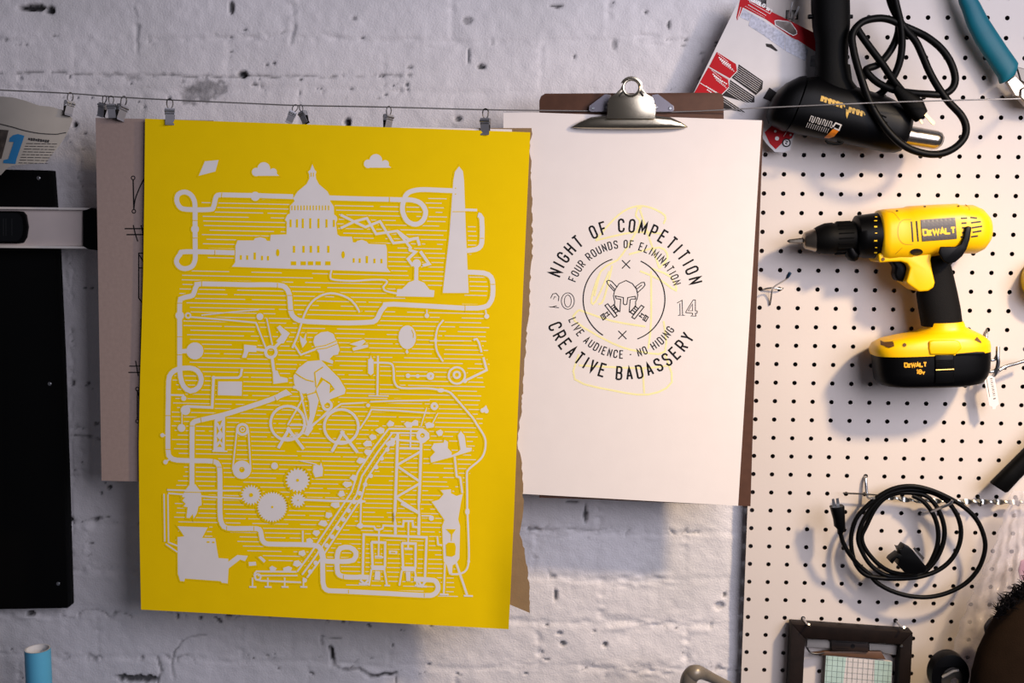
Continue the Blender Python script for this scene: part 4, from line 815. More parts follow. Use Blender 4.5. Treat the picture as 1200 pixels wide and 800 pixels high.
    mb = cord(f((240, -60), (262, 30), (318, 130), (370, 190), (404, 260), (436, 335), (475, 405), (525, 475), (585, 540), (608, 595), (598, 648), (550, 696), (480, 722), (400, 716), (320, 684), (250, 622), (190, 540), (150, 460), (110, 345), (82, 240), (76, 160), (120, 105), (190, 86), (250, 92), (312, 120), (380, 150), (430, 177), (490, 226), (535, 290), (557, 362), (545, 412), (500, 442), (430, 441), (340, 434), (260, 418), (190, 384), (142, 336), (150, 320), (200, 300), (252, 240), (285, 170), (292, 100), (270, 0), (262, -60)), [-.090, -.096, -.106, -.110, -.112, -.106, -.094, -.090, -.100, -.102, -.088, -.078, -.090]); mb.build('cord', CORD, root, smooth=60)
    mb = cord(f((92, 120), (110, 155), (160, 225), (220, 305), (270, 380), (320, 440)), [-.083, -.088, -.100]); c3 = mb.build('cord', CORD, root, smooth=60)
    mb = MB(); loft(mb, [(f((285, 395))[0], f((265, 425))[0], -.100, .005, 2.2), (f((330, 420))[0], f((290, 470))[0], -.101, .008, 2.6), (f((400, 465))[0], f((345, 545))[0], -.102, .010, 3), (f((422, 518))[0], f((375, 572))[0], -.102, .010, 3)], 20); pl = mb.build('plug', BLACKR, root, smooth=45)
    mb = MB(); a, b = f((408, 528), (460, 582)); prism(mb, [f((404, 530))[0], f((416, 522))[0], f((464, 574))[0], f((458, 586))[0], f((450, 584))[0]], -.1035, -.1020); prism(mb, [f((384, 556))[0], f((392, 552))[0], f((408, 575))[0], f((400, 582))[0]], -.0985, -.0970); mb.build('prong', mat('brass', 'B09468', .28, metal=1), pl, smooth=0)
heat_gun()

# ------------------------------------------------------------------ pliers with teal grips, top right
def pliers():
    yc = -.045
    root = thing('pliers', 'pliers with a teal rubber grip hanging in the top right corner', 'pliers', P(1165, 100, yc))
    f = lambda *p: [(1120 + x / 6.15, y / 6.15) for x, y in p]
    s = lambda a, b, d, e=2.3: (f(a)[0], f(b)[0], yc, d, e)
    mb = MB(); loft(mb, [((1117, -28), (1127, -34), yc, .004, 2), ((1118, -22), (1135, -32), yc, .007, 2.3), s((28, 30), (130, -40), .0085), s((45, 70), (170, 20), .009), s((85, 190), (225, 125), .009), s((140, 300), (300, 240), .009), s((210, 410), (370, 345), .0095), s((275, 510), (430, 430), .010), s((305, 555), (446, 455), .0105), s((318, 600), (440, 490), .0105), s((330, 603), (425, 535), .0085)], 28); mb.build('grip', mat('teal_rubber', '0A6272', .5, spec=.3, bump=.1), root, smooth=50)
    mb = MB(); extrude(mb, f((370, 590), (430, 545), (520, 640), (640, 640), (640, 700), (470, 700), (430, 690), (400, 640)), yc - .005, yc + .003); mb.build('handle_arm', mat('nickel', 'B5AA9C', .3, metal=1), root, smooth=0, bevel=.0008)
    mb = MB(); extrude(mb, f((440, 480), (520, 500), (700, 620), (700, 660), (600, 660), (470, 580)), yc + .0035, yc + .008); mb.build('second_arm', DSTEEL, root, smooth=0, bevel=.0008)
    mb = MB(); extrude(mb, [(1196, 104), (1220, 92), (1246, 104), (1250, 118), (1240, 128), (1205, 125), (1195, 114)], yc - .008, yc + .006); mb.build('pivot_head', mat('nickel', 'B5AA9C'), root, smooth=0, bevel=.002)
pliers()
hook('peg_hook', 'long pegboard hook holding the right end of the wire', 1196.5, 116.5, .119, rise=.003, r=.0028)

# ------------------------------------------------------------------ cordless drill
def drill():
    yc = -.064
    root = thing('cordless_drill', 'yellow and black cordless drill hanging sideways with its battery pack', 'drill', P(1088, 452, yc))
    mb = MB(); loft(mb, [((1027, 250), (1027, 305), yc, .029, 2.2), ((1029, 246.5), (1030, 307), yc, .032, 2.4), ((1036, 245), (1037, 307), yc, .033, 2.6), ((1048, 244), (1050, 305), yc, .033, 2.7), ((1061, 243), (1062, 305), yc, .033, 2.8), ((1064, 241.5), (1066, 303), yc, .034, 2.8), ((1092, 239.8), (1094, 300), yc, .034, 2.8), ((1119, 238.5), (1121, 297), yc, .034, 2.8), ((1122, 239.8), (1125, 297), yc, .034, 2.8), ((1138, 240), (1140, 297), yc, .033, 2.6), ((1148, 244), (1149, 293), yc, .030, 2.4), ((1155, 251), (1155, 286), yc, .024, 2.2), ((1159, 261), (1159, 276), yc, .012, 2)], 44); body = mb.build('motor_housing', YTOOL, root, smooth=55)
    mb = MB(); loft(mb, [((999.5, 258.5), (1000, 297.5), yc, .021, 2), ((1003, 252.5), (1004, 300.5), yc, .027, 2), ((1010, 251.5), (1011, 302), yc, .028, 2), ((1028.5, 249), (1029.5, 303), yc, .030, 2)], 40); ring = mb.build('clutch_ring', BLACKP, root, smooth=50)
    mb = MB(); loft(mb, [((990, 290), (1000, 290), yc - .006, .010, 2.4), ((991, 300), (1007, 298), yc - .006, .010, 2.4), ((994, 304.5), (1005, 304), yc - .006, .008, 2.2), ((998, 306), (1002, 306), yc - .006, .004, 2)], 20); mb.build('gear_switch', BLACKP, root, smooth=50)
    mb = MB(); loft(mb, [((954, 267.5), (954, 294.5), yc, .0155, 2), ((958, 265), (958, 296), yc, .0178, 2), ((966, 261.5), (966, 297.5), yc, .0205, 2), ((975, 260.5), (976, 297.8), yc, .021, 2), ((976, 261.3), (977, 297), yc, .0206, 2), ((997, 259.3), (998, 296.8), yc, .021, 2), ((1001, 258), (1001.5, 297), yc, .0215, 2)], 36); ch = mb.build('chuck_sleeve', BLACKR, root, smooth=50)
    mb = MB()
    for k in range(20):
        a = 2 * math.pi * k / 20; c0, c1 = P(979, 279, yc), P(996, 278.2, yc); d = Vector((0, math.cos(a), math.sin(a))) * .0207; tube(mb, [c0 + d, c1 + d], .0010, 6)
    mb.build('grip_rib', BLACKR, ch, smooth=50)
    mb = MB(); loft(mb, [((941, 275), (941, 289.5), yc, .0083, 2), ((943, 272), (943, 291.5), yc, .0112, 2), ((955, 267.5), (955, 295), yc, .0157, 2)], 32); mb.build('chuck_nose', mat('chuck_steel', '9A8F80', .3, metal=1), root, smooth=50)
    mb = MB(); loft(mb, [((922.5, 281.7), (922.5, 283.3), yc, .001, 2), ((925, 280.3), (925, 284.5), yc, .0024, 2), ((930, 279.8), (930, 285), yc, .003, 2), ((942, 278.2), (942, 285.2), yc, .0040, 2)], 6); mb.build('driver_bit', mat('bit_steel', '6B645A', .35, metal=1), root, smooth=0)
    # grip
    mb = MB(); loft(mb, [((1086, 286), (1130, 286), yc, .018, 2.5), ((1088, 296), (1124, 295), yc, .0185, 2.4), ((1085, 310), (1113, 310), yc, .0185, 2.3), ((1079, 330), (1117, 325), yc, .0185, 2.3), ((1074.5, 345), (1121, 342), yc, .0195, 2.3), ((1077, 362), (1124.5, 360), yc, .0205, 2.3), ((1080.5, 382), (1127, 380), yc, .021, 2.3)], 36); mb.build('rubber_grip', mat('grip_rubber', '080708', .7, bump=.35, bscale=900, spec=.15), root, smooth=50)
    mb = MB(); prism(mb, [(1029, 297), (1060, 293), (1095, 294), (1092.5, 298), (1091, 305), (1093, 318), (1096, 331), (1094.5, 337), (1088, 341), (1077, 342), (1067, 335), (1061.5, 331), (1064, 324), (1066.5, 314), (1063, 308.5), (1056, 306.5), (1044, 306.8), (1030, 308)], yc - .0225, yc + .0225); fr = mb.build('front_grip', YTOOL, root, bevel=.004, seg=4, smooth=50)
    mb = MB(); prism(mb, [(1043, 304), (1064, 304), (1066.5, 314), (1065, 327), (1059, 330.5), (1051, 328.5), (1048.5, 322), (1050, 314)], yc - .010, yc + .010); mb.build('trigger', BLACKP, root, bevel=.003, seg=3, smooth=50)
    mb = MB(); prism(mb, [(1131.5, 266), (1135, 264.8), (1139, 266), (1137, 280), (1133, 292), (1128, 300), (1120, 307), (1112, 309.5), (1106, 306), (1100, 296), (1102, 289), (1120, 289), (1126, 286), (1129.5, 278)], yc - .0375, yc - .0345); mb.build('belt_hook', BLACKP, root, bevel=.0012, smooth=50)
    # foot and battery
    mb = MB(); loft(mb, [((1083, 377.5), (1127.5, 375.5), yc, .0235, 2.3), ((1082.5, 384), (1130, 382), yc, .024, 2.3), ((1075, 389), (1138, 386), yc, .0275, 2.6), ((1052, 393.5), (1146, 390), yc, .033, 3), ((1034, 397.5), (1152, 394), yc, .036, 3.2), ((1024, 403), (1156, 398), yc, .0375, 3.2), ((1020.5, 409), (1157, 403), yc, .038, 3.2), ((1022, 415.5), (1157.3, 409.5), yc, .0375, 3.2)], 48); foot = mb.build('foot', YTOOL, root, smooth=55)
    mb = MB(); loft(mb, [((1023, 415), (1157, 409), yc, .0368, 3.2), ((1023.5, 420), (1157.3, 414), yc, .037, 3.2), ((1025, 436), (1156.5, 430), yc, .037, 3.2), ((1026.5, 445), (1154, 438), yc, .0362, 3.2), ((1030, 449.5), (1149, 446), yc, .034, 3), ((1038, 451.5), (1136, 449.5), yc, .028, 2.8)], 48); bat = mb.build('battery_pack', BLACKP, root, smooth=50)
    mp = on_body([body, foot, bat, ring], .0003)
    k = Ink(4); k.poly([(1079, 257.5), (1119.5, 254.5), (1121.5, 279.5), (1081, 283)])
    lp = lambda u, v: (1079 + 40.5 * u + 2 * v, 257.5 - 3 * u + 25.2 * v)
    k = Ink(4)
    for i in range(8):
        for j in range(6): k.poly([lp(i / 8, j / 6), lp((i + 1) / 8, j / 6), lp((i + 1) / 8, (j + 1) / 6), lp(i / 8, (j + 1) / 6)])
    k.build('name_plate', on_body([body], .0009), mat('grey_plate', '4A423F', .42), body)
    k = Ink(3); fn0 = line_fn(1082.2, 275.6, -.074); w = 5.0; sz = [1, .72, 1, 1, 1, 1]; write(k, 'DEWALT', fn0, 6.4, w, 1.3, 2.2, sz); k.build('maker_lettering', on_body([body], .0012), mat('yellow_print', 'F0C21A', .45), body)
    k = Ink(3); write(k, 'DEWALT', line_fn(1060.2, 430, -.03), 4.6, 3.4, .9, 1.6, sz); write(k, '18v', line_fn(1074.5, 438, -.03), 4.8, 2.8, 1.1, 1.3); k.build('battery_lettering', on_body([bat], .0008), mat('orange_yellow_print', 'E9A71B', .45), bat)
    h = lambda *p: [(1040 + x / 5.714, 220 + y / 5.714) for x, y in p]
    k = Ink(3)
    for a, b, c_ in (((160, 225), (166, 295), (170, 362)), ((194, 222), (200, 290), (206, 360))): k.line(h(a, b, c_), 1.8, smooth=3)
    for a, b in (((492, 204), (535, 202)), ((555, 198), (600, 203)), ((496, 237), (530, 235)), ((560, 234), (626, 226)), ((500, 268), (535, 266)), ((565, 268), (634, 257)), ((500, 300), (525, 298)), ((570, 298), (630, 288)), ((490, 330), (505, 328)), ((560, 328), (606, 322))): k.line(h(a, b), 1.9)
    k.build('vent_slot', on_body([body], .0003), mat('dark_gap', '1A1815'), body)
    k = Ink(3); k.disc(*h((195, 430))[0], 7.4, 4.1); k.build('direction_button', on_body([body, fr], .0010), mat('dark_button', '1B1715', .4), body)
    k = Ink(3)
    for x, y in h((64, 154), (475, 122), (250, 125)): k.disc(x, y, 1.5, 1)
    k.disc(*h((20, 255))[0], .1); k.disc(1060, 404, 2.2); k.disc(1035, 303.5, 2.0)
    k.poly([(1142, 398), (1145, 394.5), (1150, 400), (1150, 402)]); k.poly([(1031.5, 398.5), (1036, 400.5), (1044, 400), (1047, 399), (1048, 405.5), (1042, 407.5), (1036, 405), (1032, 404)])
    k.build('screw_hole', on_body([body, foot, fr], .0008), mat('brown_recess', '5A3A12', .6), body)
    k = Ink(3)
    for y, wd in ((254, .8), (258.5, 1.6), (265.5, 2.4), (273, 1.4), (282, 2.6), (290, 1.4), (296, 2.2)): k.line([(1024.5 + (1 if wd < 1.5 else 0), y), (1028, y)], 1.0 if wd < 2 else 1.6)
    k.build('torque_mark', on_body([ring], .0004), mat('yellow_print', 'F0C21A'), ring)
    # moulded lines and raised panels of the housing
    k = Ink(3); k.line(h((160, 212), (110, 214), (80, 240), (70, 290), (78, 340), (110, 375), (170, 380)), .7, smooth=4); k.line(h((52, 445), (100, 400)), .7); k.line(h((520, 110), (545, 130), (548, 150)), .7, smooth=3); k.line(h((0, 160), (40, 165), (82, 215)), .7, smooth=3)
    k.build('mould_line', on_body([body], .00025), mat('yellow_seam', 'B98A06', .5), body)
    g = lambda *p: [(1000 + x / 5, 340 + y / 5) for x, y in p]
    mb = MB(); prism(mb, g((445, 300), (470, 295), (600, 293), (625, 300), (640, 340), (600, 378), (450, 378), (442, 340)), yc - .0398, yc - .030); mb.build('release_panel', YTOOL, foot, bevel=.0022, seg=3, smooth=50)
    mb = MB(); prism(mb, g((478, 380), (590, 378), (592, 540), (480, 545)), yc - .0385, yc - .030); la = mb.build('latch', BLACKP, bat, bevel=.0012, smooth=50)
    mb = MB()
    for i in range(6): a, b = g((484, 412 + i * 9), (584, 409 + i * 9)); tube(mb, [P(*a, yc - .0388), P(*b, yc - .0388)], .0007, 6)
    mb.build('latch_rib', BLACKP, la)
    mb = MB(); a, b = g((482, 468), (588, 463)); tube(mb, [P(*a, yc - .0392), P(*b, yc - .0392)], .0012, 8); mb.build('latch_bar', mat('brass_bar', '8F7A45', .3, metal=.9), la)
    mb = MB(); prism(mb, g((600, 372), (725, 362), (770, 362), (775, 375), (600, 384)), yc - .0378, yc - .034); mb.build('rail', BLACKP, bat, bevel=.0006)
drill()

# ------------------------------------------------------------------ hooks and small steel hardware on the pegboard
def angled_hook():
    root = thing('angled_hook', 'small two legged steel hook with a dark blue tip beside the drill bit', 'hook', P(905, 345, PEG), 'steel pegboard hooks')
    f = lambda *p: [(880 + x / 11.425, 300 + y / 11.425) for x, y in p]
    mb = MB(); a = f((150, 470), (185, 440), (290, 425), (400, 442), (430, 430), (385, 470)); tube(mb, catmull([P(*a[0], PEG + .003), P(*a[1], PEG - .004), P(*a[2], PEG - .007), P(*a[3], PEG - .006), P(*a[4], PEG - .003), P(*a[5], PEG + .003)], 5), .0011, 8); mb.build('bracket', STEEL, root, smooth=60)
    mb = MB(); a = f((255, 655), (270, 560), (285, 450), (330, 395), (470, 310), (500, 265)); tube(mb, catmull([P(*a[0], PEG - .0015), P(*a[1], PEG - .004), P(*a[2], PEG - .010), P(*a[3], PEG - .022), P(*a[4], PEG - .050), P(*a[5], PEG - .056)], 5), .0011, 8); mb.build('arm', STEEL, root, smooth=60)
    mb = MB(); a = f((478, 300), (500, 262), (525, 222)); tube(mb, [P(*a[0], PEG - .051), P(*a[1], PEG - .056), P(*a[2], PEG - .058)], [.0016, .0024, .0022], 10); mb.build('blue_tip', mat('navy_vinyl', '12324C', .4), root, smooth=60)
angled_hook()
def drill_holder():
    root = thing('tool_holder', 'steel wire tool holder with a hanging white tag at the right of the battery', 'holder', P(1165, 430, PEG), 'steel pegboard hooks')
    f = lambda *p: [(1100 + x / 5.71, 360 + y / 5.71) for x, y in p]
    def rod(pts, ys, r, nm='rod'):
        mb = MB(); q = f(*pts); tube(mb, catmull([P(*p, y) for p, y in zip(q, ys)], 5), r, 9); return mb.build(nm, STEEL, root, smooth=60)
    rod(((318, 140), (318, 190), (312, 240)), (PEG + .003, PEG - .004, PEG - .004), .0022)
    rod(((396, 262), (394, 330), (398, 370), (385, 430), (372, 455)), (-.050, -.052, -.052, -.05, -.046), .0026, 'upright')
    rod(((300, 320), (340, 350), (372, 350), (390, 320)), (-.03, -.048, -.05, -.051), .0020)
    rod(((290, 400), (330, 430), (372, 425), (395, 395)), (-.03, -.048, -.05, -.052), .0020)
    rod(((405, 420), (450, 395), (520, 375), (600, 350)), (-.052, -.05, -.046, -.042), .0024, 'long_arm')
    rod(((428, 400), (420, 410), (405, 405)), (PEG + .003, PEG - .012, -.05), .0022)
    mb = MB(); extrude(mb, f((302, 465), (322, 455), (372, 458), (404, 648), (398, 652), (385, 662), (380, 680), (362, 682), (355, 662), (338, 655)), -.047, -.0462); tg = mb.build('paper_tag', WPAPER, root, smooth=0)
    k = Ink(3)
    for i in range(5): k.line(f((345 + i * 4.5, 478 + i * 25), (360 + i * 4.5, 476 + i * 25)), 1.1); k.line(f((345 + i * 4.5, 492 + i * 25), (362 + i * 4.5, 488 + i * 25)), .6)
    k.line(f((366, 612), (382, 608)), 1.4); k.line(f((320, 470), (342, 600)), .5)
    k.build('tag_print', lambda x, y: P(x, y, -.0473), mat('grey_print', '6A625C', .6), tg)
drill_holder()
def tape_roll():
    root = thing('tape_roll', 'yellow roll just entering at the right edge of the pegboard', 'tape', P(1222, 350, -.04))
    mb = MB(); o = ell(1234, 330, 27, 28, 48); i_ = ell(1234, 330, 14, 14.5, 48); extrude(mb, o, -.052, -.024, [i_]); mb.build('yellow_roll', mat('yellow_tape', 'E3C307', .4), root, bevel=.0008)
    mb = MB(); extrude(mb, ell(1234, 330, 13.9, 14.4, 48), -.052, -.024, [ell(1234, 330, 12, 12.5, 48)]); mb.build('cardboard_core', KRAFT, root)
tape_roll()
hook('peg_hook', 'pegboard hook carrying the yellow roll at the right edge', 1236, 321.5, .05, rise=.006, r=.002)
def black_handle():
    yc = -.05
    root = thing('hand_tool', 'black rubber handle slanting in from the right edge of the pegboard', 'tool', P(1180, 575, yc))
    f = lambda *p: [(1100 + x / 8, 500 + y / 8) for x, y in p]
    mb = MB(); loft(mb, [(f((490, 530))[0], f((615, 612))[0], yc, .009, 2.6), (f((495, 515))[0], f((640, 605))[0], yc, .0105, 2.6), (f((640, 370))[0], f((745, 490))[0], yc, .0105, 2.6), (f((820, 190))[0], f((925, 310))[0], yc, .0105, 2.6), (f((1100, -90))[0], f((1190, 20))[0], yc, .0095, 2.6)], 28); mb.build('grip', BLACKR, root, smooth=50)
    mb = MB(); loft(mb, [(f((1110, -75))[0], f((1170, 0))[0], yc, .006, 2), (f((1500, -470))[0], f((1560, -395))[0], yc, .006, 2)], 18); mb.build('shaft', DSTEEL, root, smooth=50)
    mb = MB(); prism(mb, f((1380, -560), (1450, -630), (1690, -380), (1620, -310)), yc - .012, yc + .012); mb.build('head', DSTEEL, root, bevel=.002)
black_handle()

def long_bit():
    yc = -.034
    root = thing('auger_bit', 'long thin spiral drill bit lying across hooks behind the coiled black cord', 'drill bit', P(1100, 586, yc))
    mb = MB(); tube(mb, [P(988, 577.6, yc), P(1012, 578.6, yc), P(1036, 580.5, yc)], .0011, 8); mb.build('shank', mat('black_steel', '1D1A18', .35, metal=.7), root, smooth=60)
    pts = [(1034, 581), (1070, 586), (1130, 587.5), (1195, 588.5), (1240, 589)]; c_ = catmull([P(*p, yc) for p in pts], 40); mb = MB()
    V = []; F = []
    L = 0
    for i, p in enumerate(c_):
        if i: L += (p - c_[i - 1]).length
        a = 2 * math.pi * L / .042; d = Vector((0, math.cos(a), math.sin(a)))
        e = Vector((0, -math.sin(a), math.cos(a)))
        for s, q in ((1, .35), (1, -.35), (-1, -.35), (-1, .35)): V.append(p + d * .0034 * s + e * .0034 * q)
    for i in range(len(c_) - 1):
        for k in range(4): F.append((4 * i + k, 4 * i + (k + 1) % 4, 4 * i + 4 + (k + 1) % 4, 4 * i + 4 + k))
    F += [(0, 1, 2, 3), tuple(range(4 * len(c_) - 4, 4 * len(c_)))]
    mb.add(V, F); mb.build('spiral_flute', mat('bright_steel', '9E9D96', .33, metal=1), root, smooth=30)
long_bit()
def bent_hook(label, pts, r):
    mb = MB(); tube(mb, catmull([P(x, y, Y) for x, y, Y in pts], 5), r, 9); tag(mb.build('peg_hook', STEEL, smooth=60), label, 'hook', 'steel pegboard hooks')
bent_hook('short upright hook over the black rod at the top left of the coiled black cord', ((1014, 558.5, PEG + .004), (1014, 558.8, PEG - .002), (1014.6, 564, PEG - .006), (1016, 579, PEG - .009), (1018, 583, PEG - .013), (1022, 584, PEG - .030), (1024, 583, PEG - .034)), .0021)
bent_hook('rising hook seen inside the top of the coiled black cord', ((1079.5, 601, PEG + .004), (1080, 602, PEG - .003), (1090, 599.5, PEG - .026), (1104, 594, -.078), (1113, 590, -.085), (1116, 586, -.086)), .0019)
for px, lab in ((1145.5, 'dark hook under the spiral bit, left of the black handle tip'), (1190, 'dark hook under the spiral bit, right of the black handle tip')):
    mb = MB(); p = P(px, 580.8, PEG); q = P(px + 3, 587, -.036); tube(mb, catmull([p + Vector((0, .003, 0)), p + Vector((.001, -.004, -.003)), Vector((q.x, -.030, q.z - .0052)), Vector((q.x, -.0385, q.z - .0052)), Vector((q.x, -.0400, q.z + .001))], 5), .0012, 8)
    tag(mb.build('peg_hook', DSTEEL, smooth=60), lab, 'hook', 'steel pegboard hooks')

# ------------------------------------------------------------------ coiled extension lead
def coil():
    root = thing('coiled_cord', 'black power cord coiled in loops with a plug at each end', 'cord', P(1075, 700, -.045))
    f = lambda *p: [(940 + x / 5.332, 560 + y / 5.332) for x, y in p]
    pts = f((240, 345), (255, 400), (290, 465), (350, 540), (420, 600), (470, 655), (560, 705), (680, 738), (800, 742), (920, 712), (1030, 650), (1105, 560), (1142, 450), (1135, 360), (1090, 260), (1010, 180), (900, 115), (790, 70), (690, 50), (590, 60), (500, 100), (410, 170), (340, 250), (308, 350), (310, 450), (340, 545), (400, 605), (500, 625), (620, 628), (740, 615), (850, 575), (930, 510), (980, 420), (992, 320), (965, 225), (905, 145), (820, 95), (700, 72), (600, 80), (510, 115), (430, 190), (375, 280), (350, 370), (370, 450), (430, 545), (520, 605), (640, 618), (745, 595), (820, 530), (870, 440), (890, 340), (870, 240), (820, 150), (760, 105), (680, 92), (590, 95), (510, 130), (450, 200), (400, 300), (372, 370), (400, 450), (480, 540), (570, 590), (680, 600), (770, 565), (820, 490), (848, 400), (845, 300), (810, 210), (750, 140), (690, 110))
    n = len(pts); q = []
    for i, p in enumerate(pts):
        t = i / (n - 1); q.append(P(*p, -.053 + .010 * math.sin(t * 25) * .35 + .009 * t - (.006 if i < 3 else 0)))
    mb = MB(); tube(mb, catmull(q, 6), .0031, 10); mb.build('cord', mat('black_cord', '0B0B0D'), root, smooth=60)
    yp = -.059
    mb = MB(); loft(mb, [(f((222, 350))[0], f((252, 350))[0], yp, .0035, 2), (f((218, 318))[0], f((270, 312))[0], yp, .0055, 2.2), (f((200, 300))[0], f((268, 290))[0], yp, .0065, 2.4), (f((195, 260))[0], f((266, 245))[0], yp, .0075, 2.6), (f((176, 190))[0], f((262, 172))[0], yp, .0080, 3), (f((172, 180))[0], f((258, 168))[0], yp, .0078, 3)], 22); pl = mb.build('plug', BLACKP, root, smooth=45)
    mb = MB(); prism(mb, f((190, 182), (186, 132), (200, 128), (212, 178)), yp - .004, yp - .0025); prism(mb, f((216, 178), (212, 128), (228, 125), (236, 175)), yp + .002, yp + .0035); mb.build('prong', STEEL, pl, smooth=0)
    yp = -.060
    mb = MB(); prism(mb, f((640, 420), (690, 448), (735, 505), (782, 560), (768, 590), (700, 605), (640, 590), (600, 545), (610, 512), (590, 500), (565, 538), (548, 522), (560, 505), (605, 472), (618, 480), (600, 440), (622, 445)), yp - .009, yp + .009); c2 = mb.build('socket', BLACKP, root, bevel=.0022, seg=3, smooth=45)
    mb = MB(); prism(mb, f((692, 440), (704, 432), (765, 498), (755, 512)), yp - .006, yp - .004); mb.build('contact_strip', mat('brushed_nozzle', 'BFB7AC'), c2, smooth=0)
coil()

# ------------------------------------------------------------------ dark wooden frame with a gridded sheet
def frame():
    yf = -.042
    root = thing('wooden_frame', 'small dark wooden frame with a green gridded sheet hanging below the coiled cord', 'frame', P(998, 930, yf))
    BT = Vector((928, 731)); f = lambda u, v: (928 + 142 * u - 9 * v, 731 + 9 * u + 190 * v)
    W_ = mat('dark_walnut', '180F0B', .6, spec=.2, var=.25, vscale=70, bump=.2)
    for nm, o in (('top_rail', ((0, 0), (1, .005), (.9, .085), (.115, .085))), ('bottom_rail', ((.115, .915), (.9, .915), (1, 1), (0, 1))), ('stile', ((0, 0), (.115, .085), (.115, .915), (0, 1))), ('stile', ((1, .005), (1, 1), (.9, .915), (.9, .085)))):
        mb = MB(); prism(mb, [f(*p) for p in o], yf, yf + .020); mb.build(nm, W_, root, bevel=.0012, smooth=40)
    h = lambda *p: [(925 + x / 8, 735 + y / 8) for x, y in p]
    ys = yf + .011
    mb = MB(); extrude(mb, h((345, 262), (965, 320), (940, 1400), (300, 1400)), ys, ys + .004); sh = mb.build('grid_sheet', mat('sheet_white', 'CFC7C2', .6), root, smooth=0)
    k = Ink(); k.poly(h((345, 262), (535, 280), (505, 520), (480, 1400), (300, 1400), (330, 520))); k.poly(h((800, 304), (965, 320), (955, 520), (940, 1400), (770, 1400), (795, 520))); k.build('mint_band', lambda x, y: P(x, y, ys - .0003), mat('mint_print', 'AEC6BC', .7, var=.12), sh)
    k = Ink()
    for i in range(13): x = 360 + i * 48; k.line(h((x, 265 + i * 4.5), (x - 14, 520), (x - 45, 1380)), .35)
    for j in range(18): k.line(h((345 - j * 3, 300 + j * 52), (962 - j * 2, 355 + j * 52)), .35)
    k.build('grid_line', lambda x, y: P(x, y, ys - .0006), mat('grid_ink', '6F7A74', .6), sh)
    mb = MB(); prism(mb, h((390, 105), (745, 135), (740, 235), (400, 215)), ys - .004, ys + .009); bar = mb.build('clamp_bar', mat('dark_wood_bar', '241812', .5, var=.3), root, bevel=.0008)
    k = Ink(); k.disc(*h((595, 175))[0], 2.6); k.line(h((440, 195), (560, 200)), .5); k.line(h((440, 135), (720, 150)), .5); k.build('clamp_mark', lambda x, y: P(x, y, ys - .0043), BLACKINK, bar)
    mb = MB(); prism(mb, h((330, 225), (860, 225), (905, 300), (345, 262), (240, 258), (215, 240), (290, 235)), ys - .001, ys + .004); mb.build('wood_ledge', mat('mid_wood', '5B3F2C', .5, var=.2), root, bevel=.0005)
    mb = MB(); tube(mb, catmull([P(*p, ys - .003) for p in h((165, 190), (200, 235), (270, 245), (330, 235))], 5), .0012, 8); mb.build('wire_stay', DSTEEL, root, smooth=60)
    mb = MB(); prism(mb, h((170, 110), (345, 115), (385, 130), (380, 195), (165, 185)), ys + .001, ys + .005); prism(mb, h((750, 150), (1020, 170), (1000, 260), (890, 240), (850, 215), (750, 215)), ys + .001, ys + .005); mb.build('pale_block', mat('pale_block', '9A938C', .6), root, bevel=.0005)
    mb = MB(); p = P(*h((1052, 172))[0], yf); tube(mb, [p, p + Vector((0, -.0018, 0))], [.0021, .0012], 10); mb.build('pin', STEEL, root)
frame()
hook('peg_hook', 'left hook holding up the dark wooden frame', 941, 723.6, .032, rise=.004, r=.0016)
hook('peg_hook', 'right hook holding up the dark wooden frame', 1050, 727, .032, rise=.004, r=.0016)

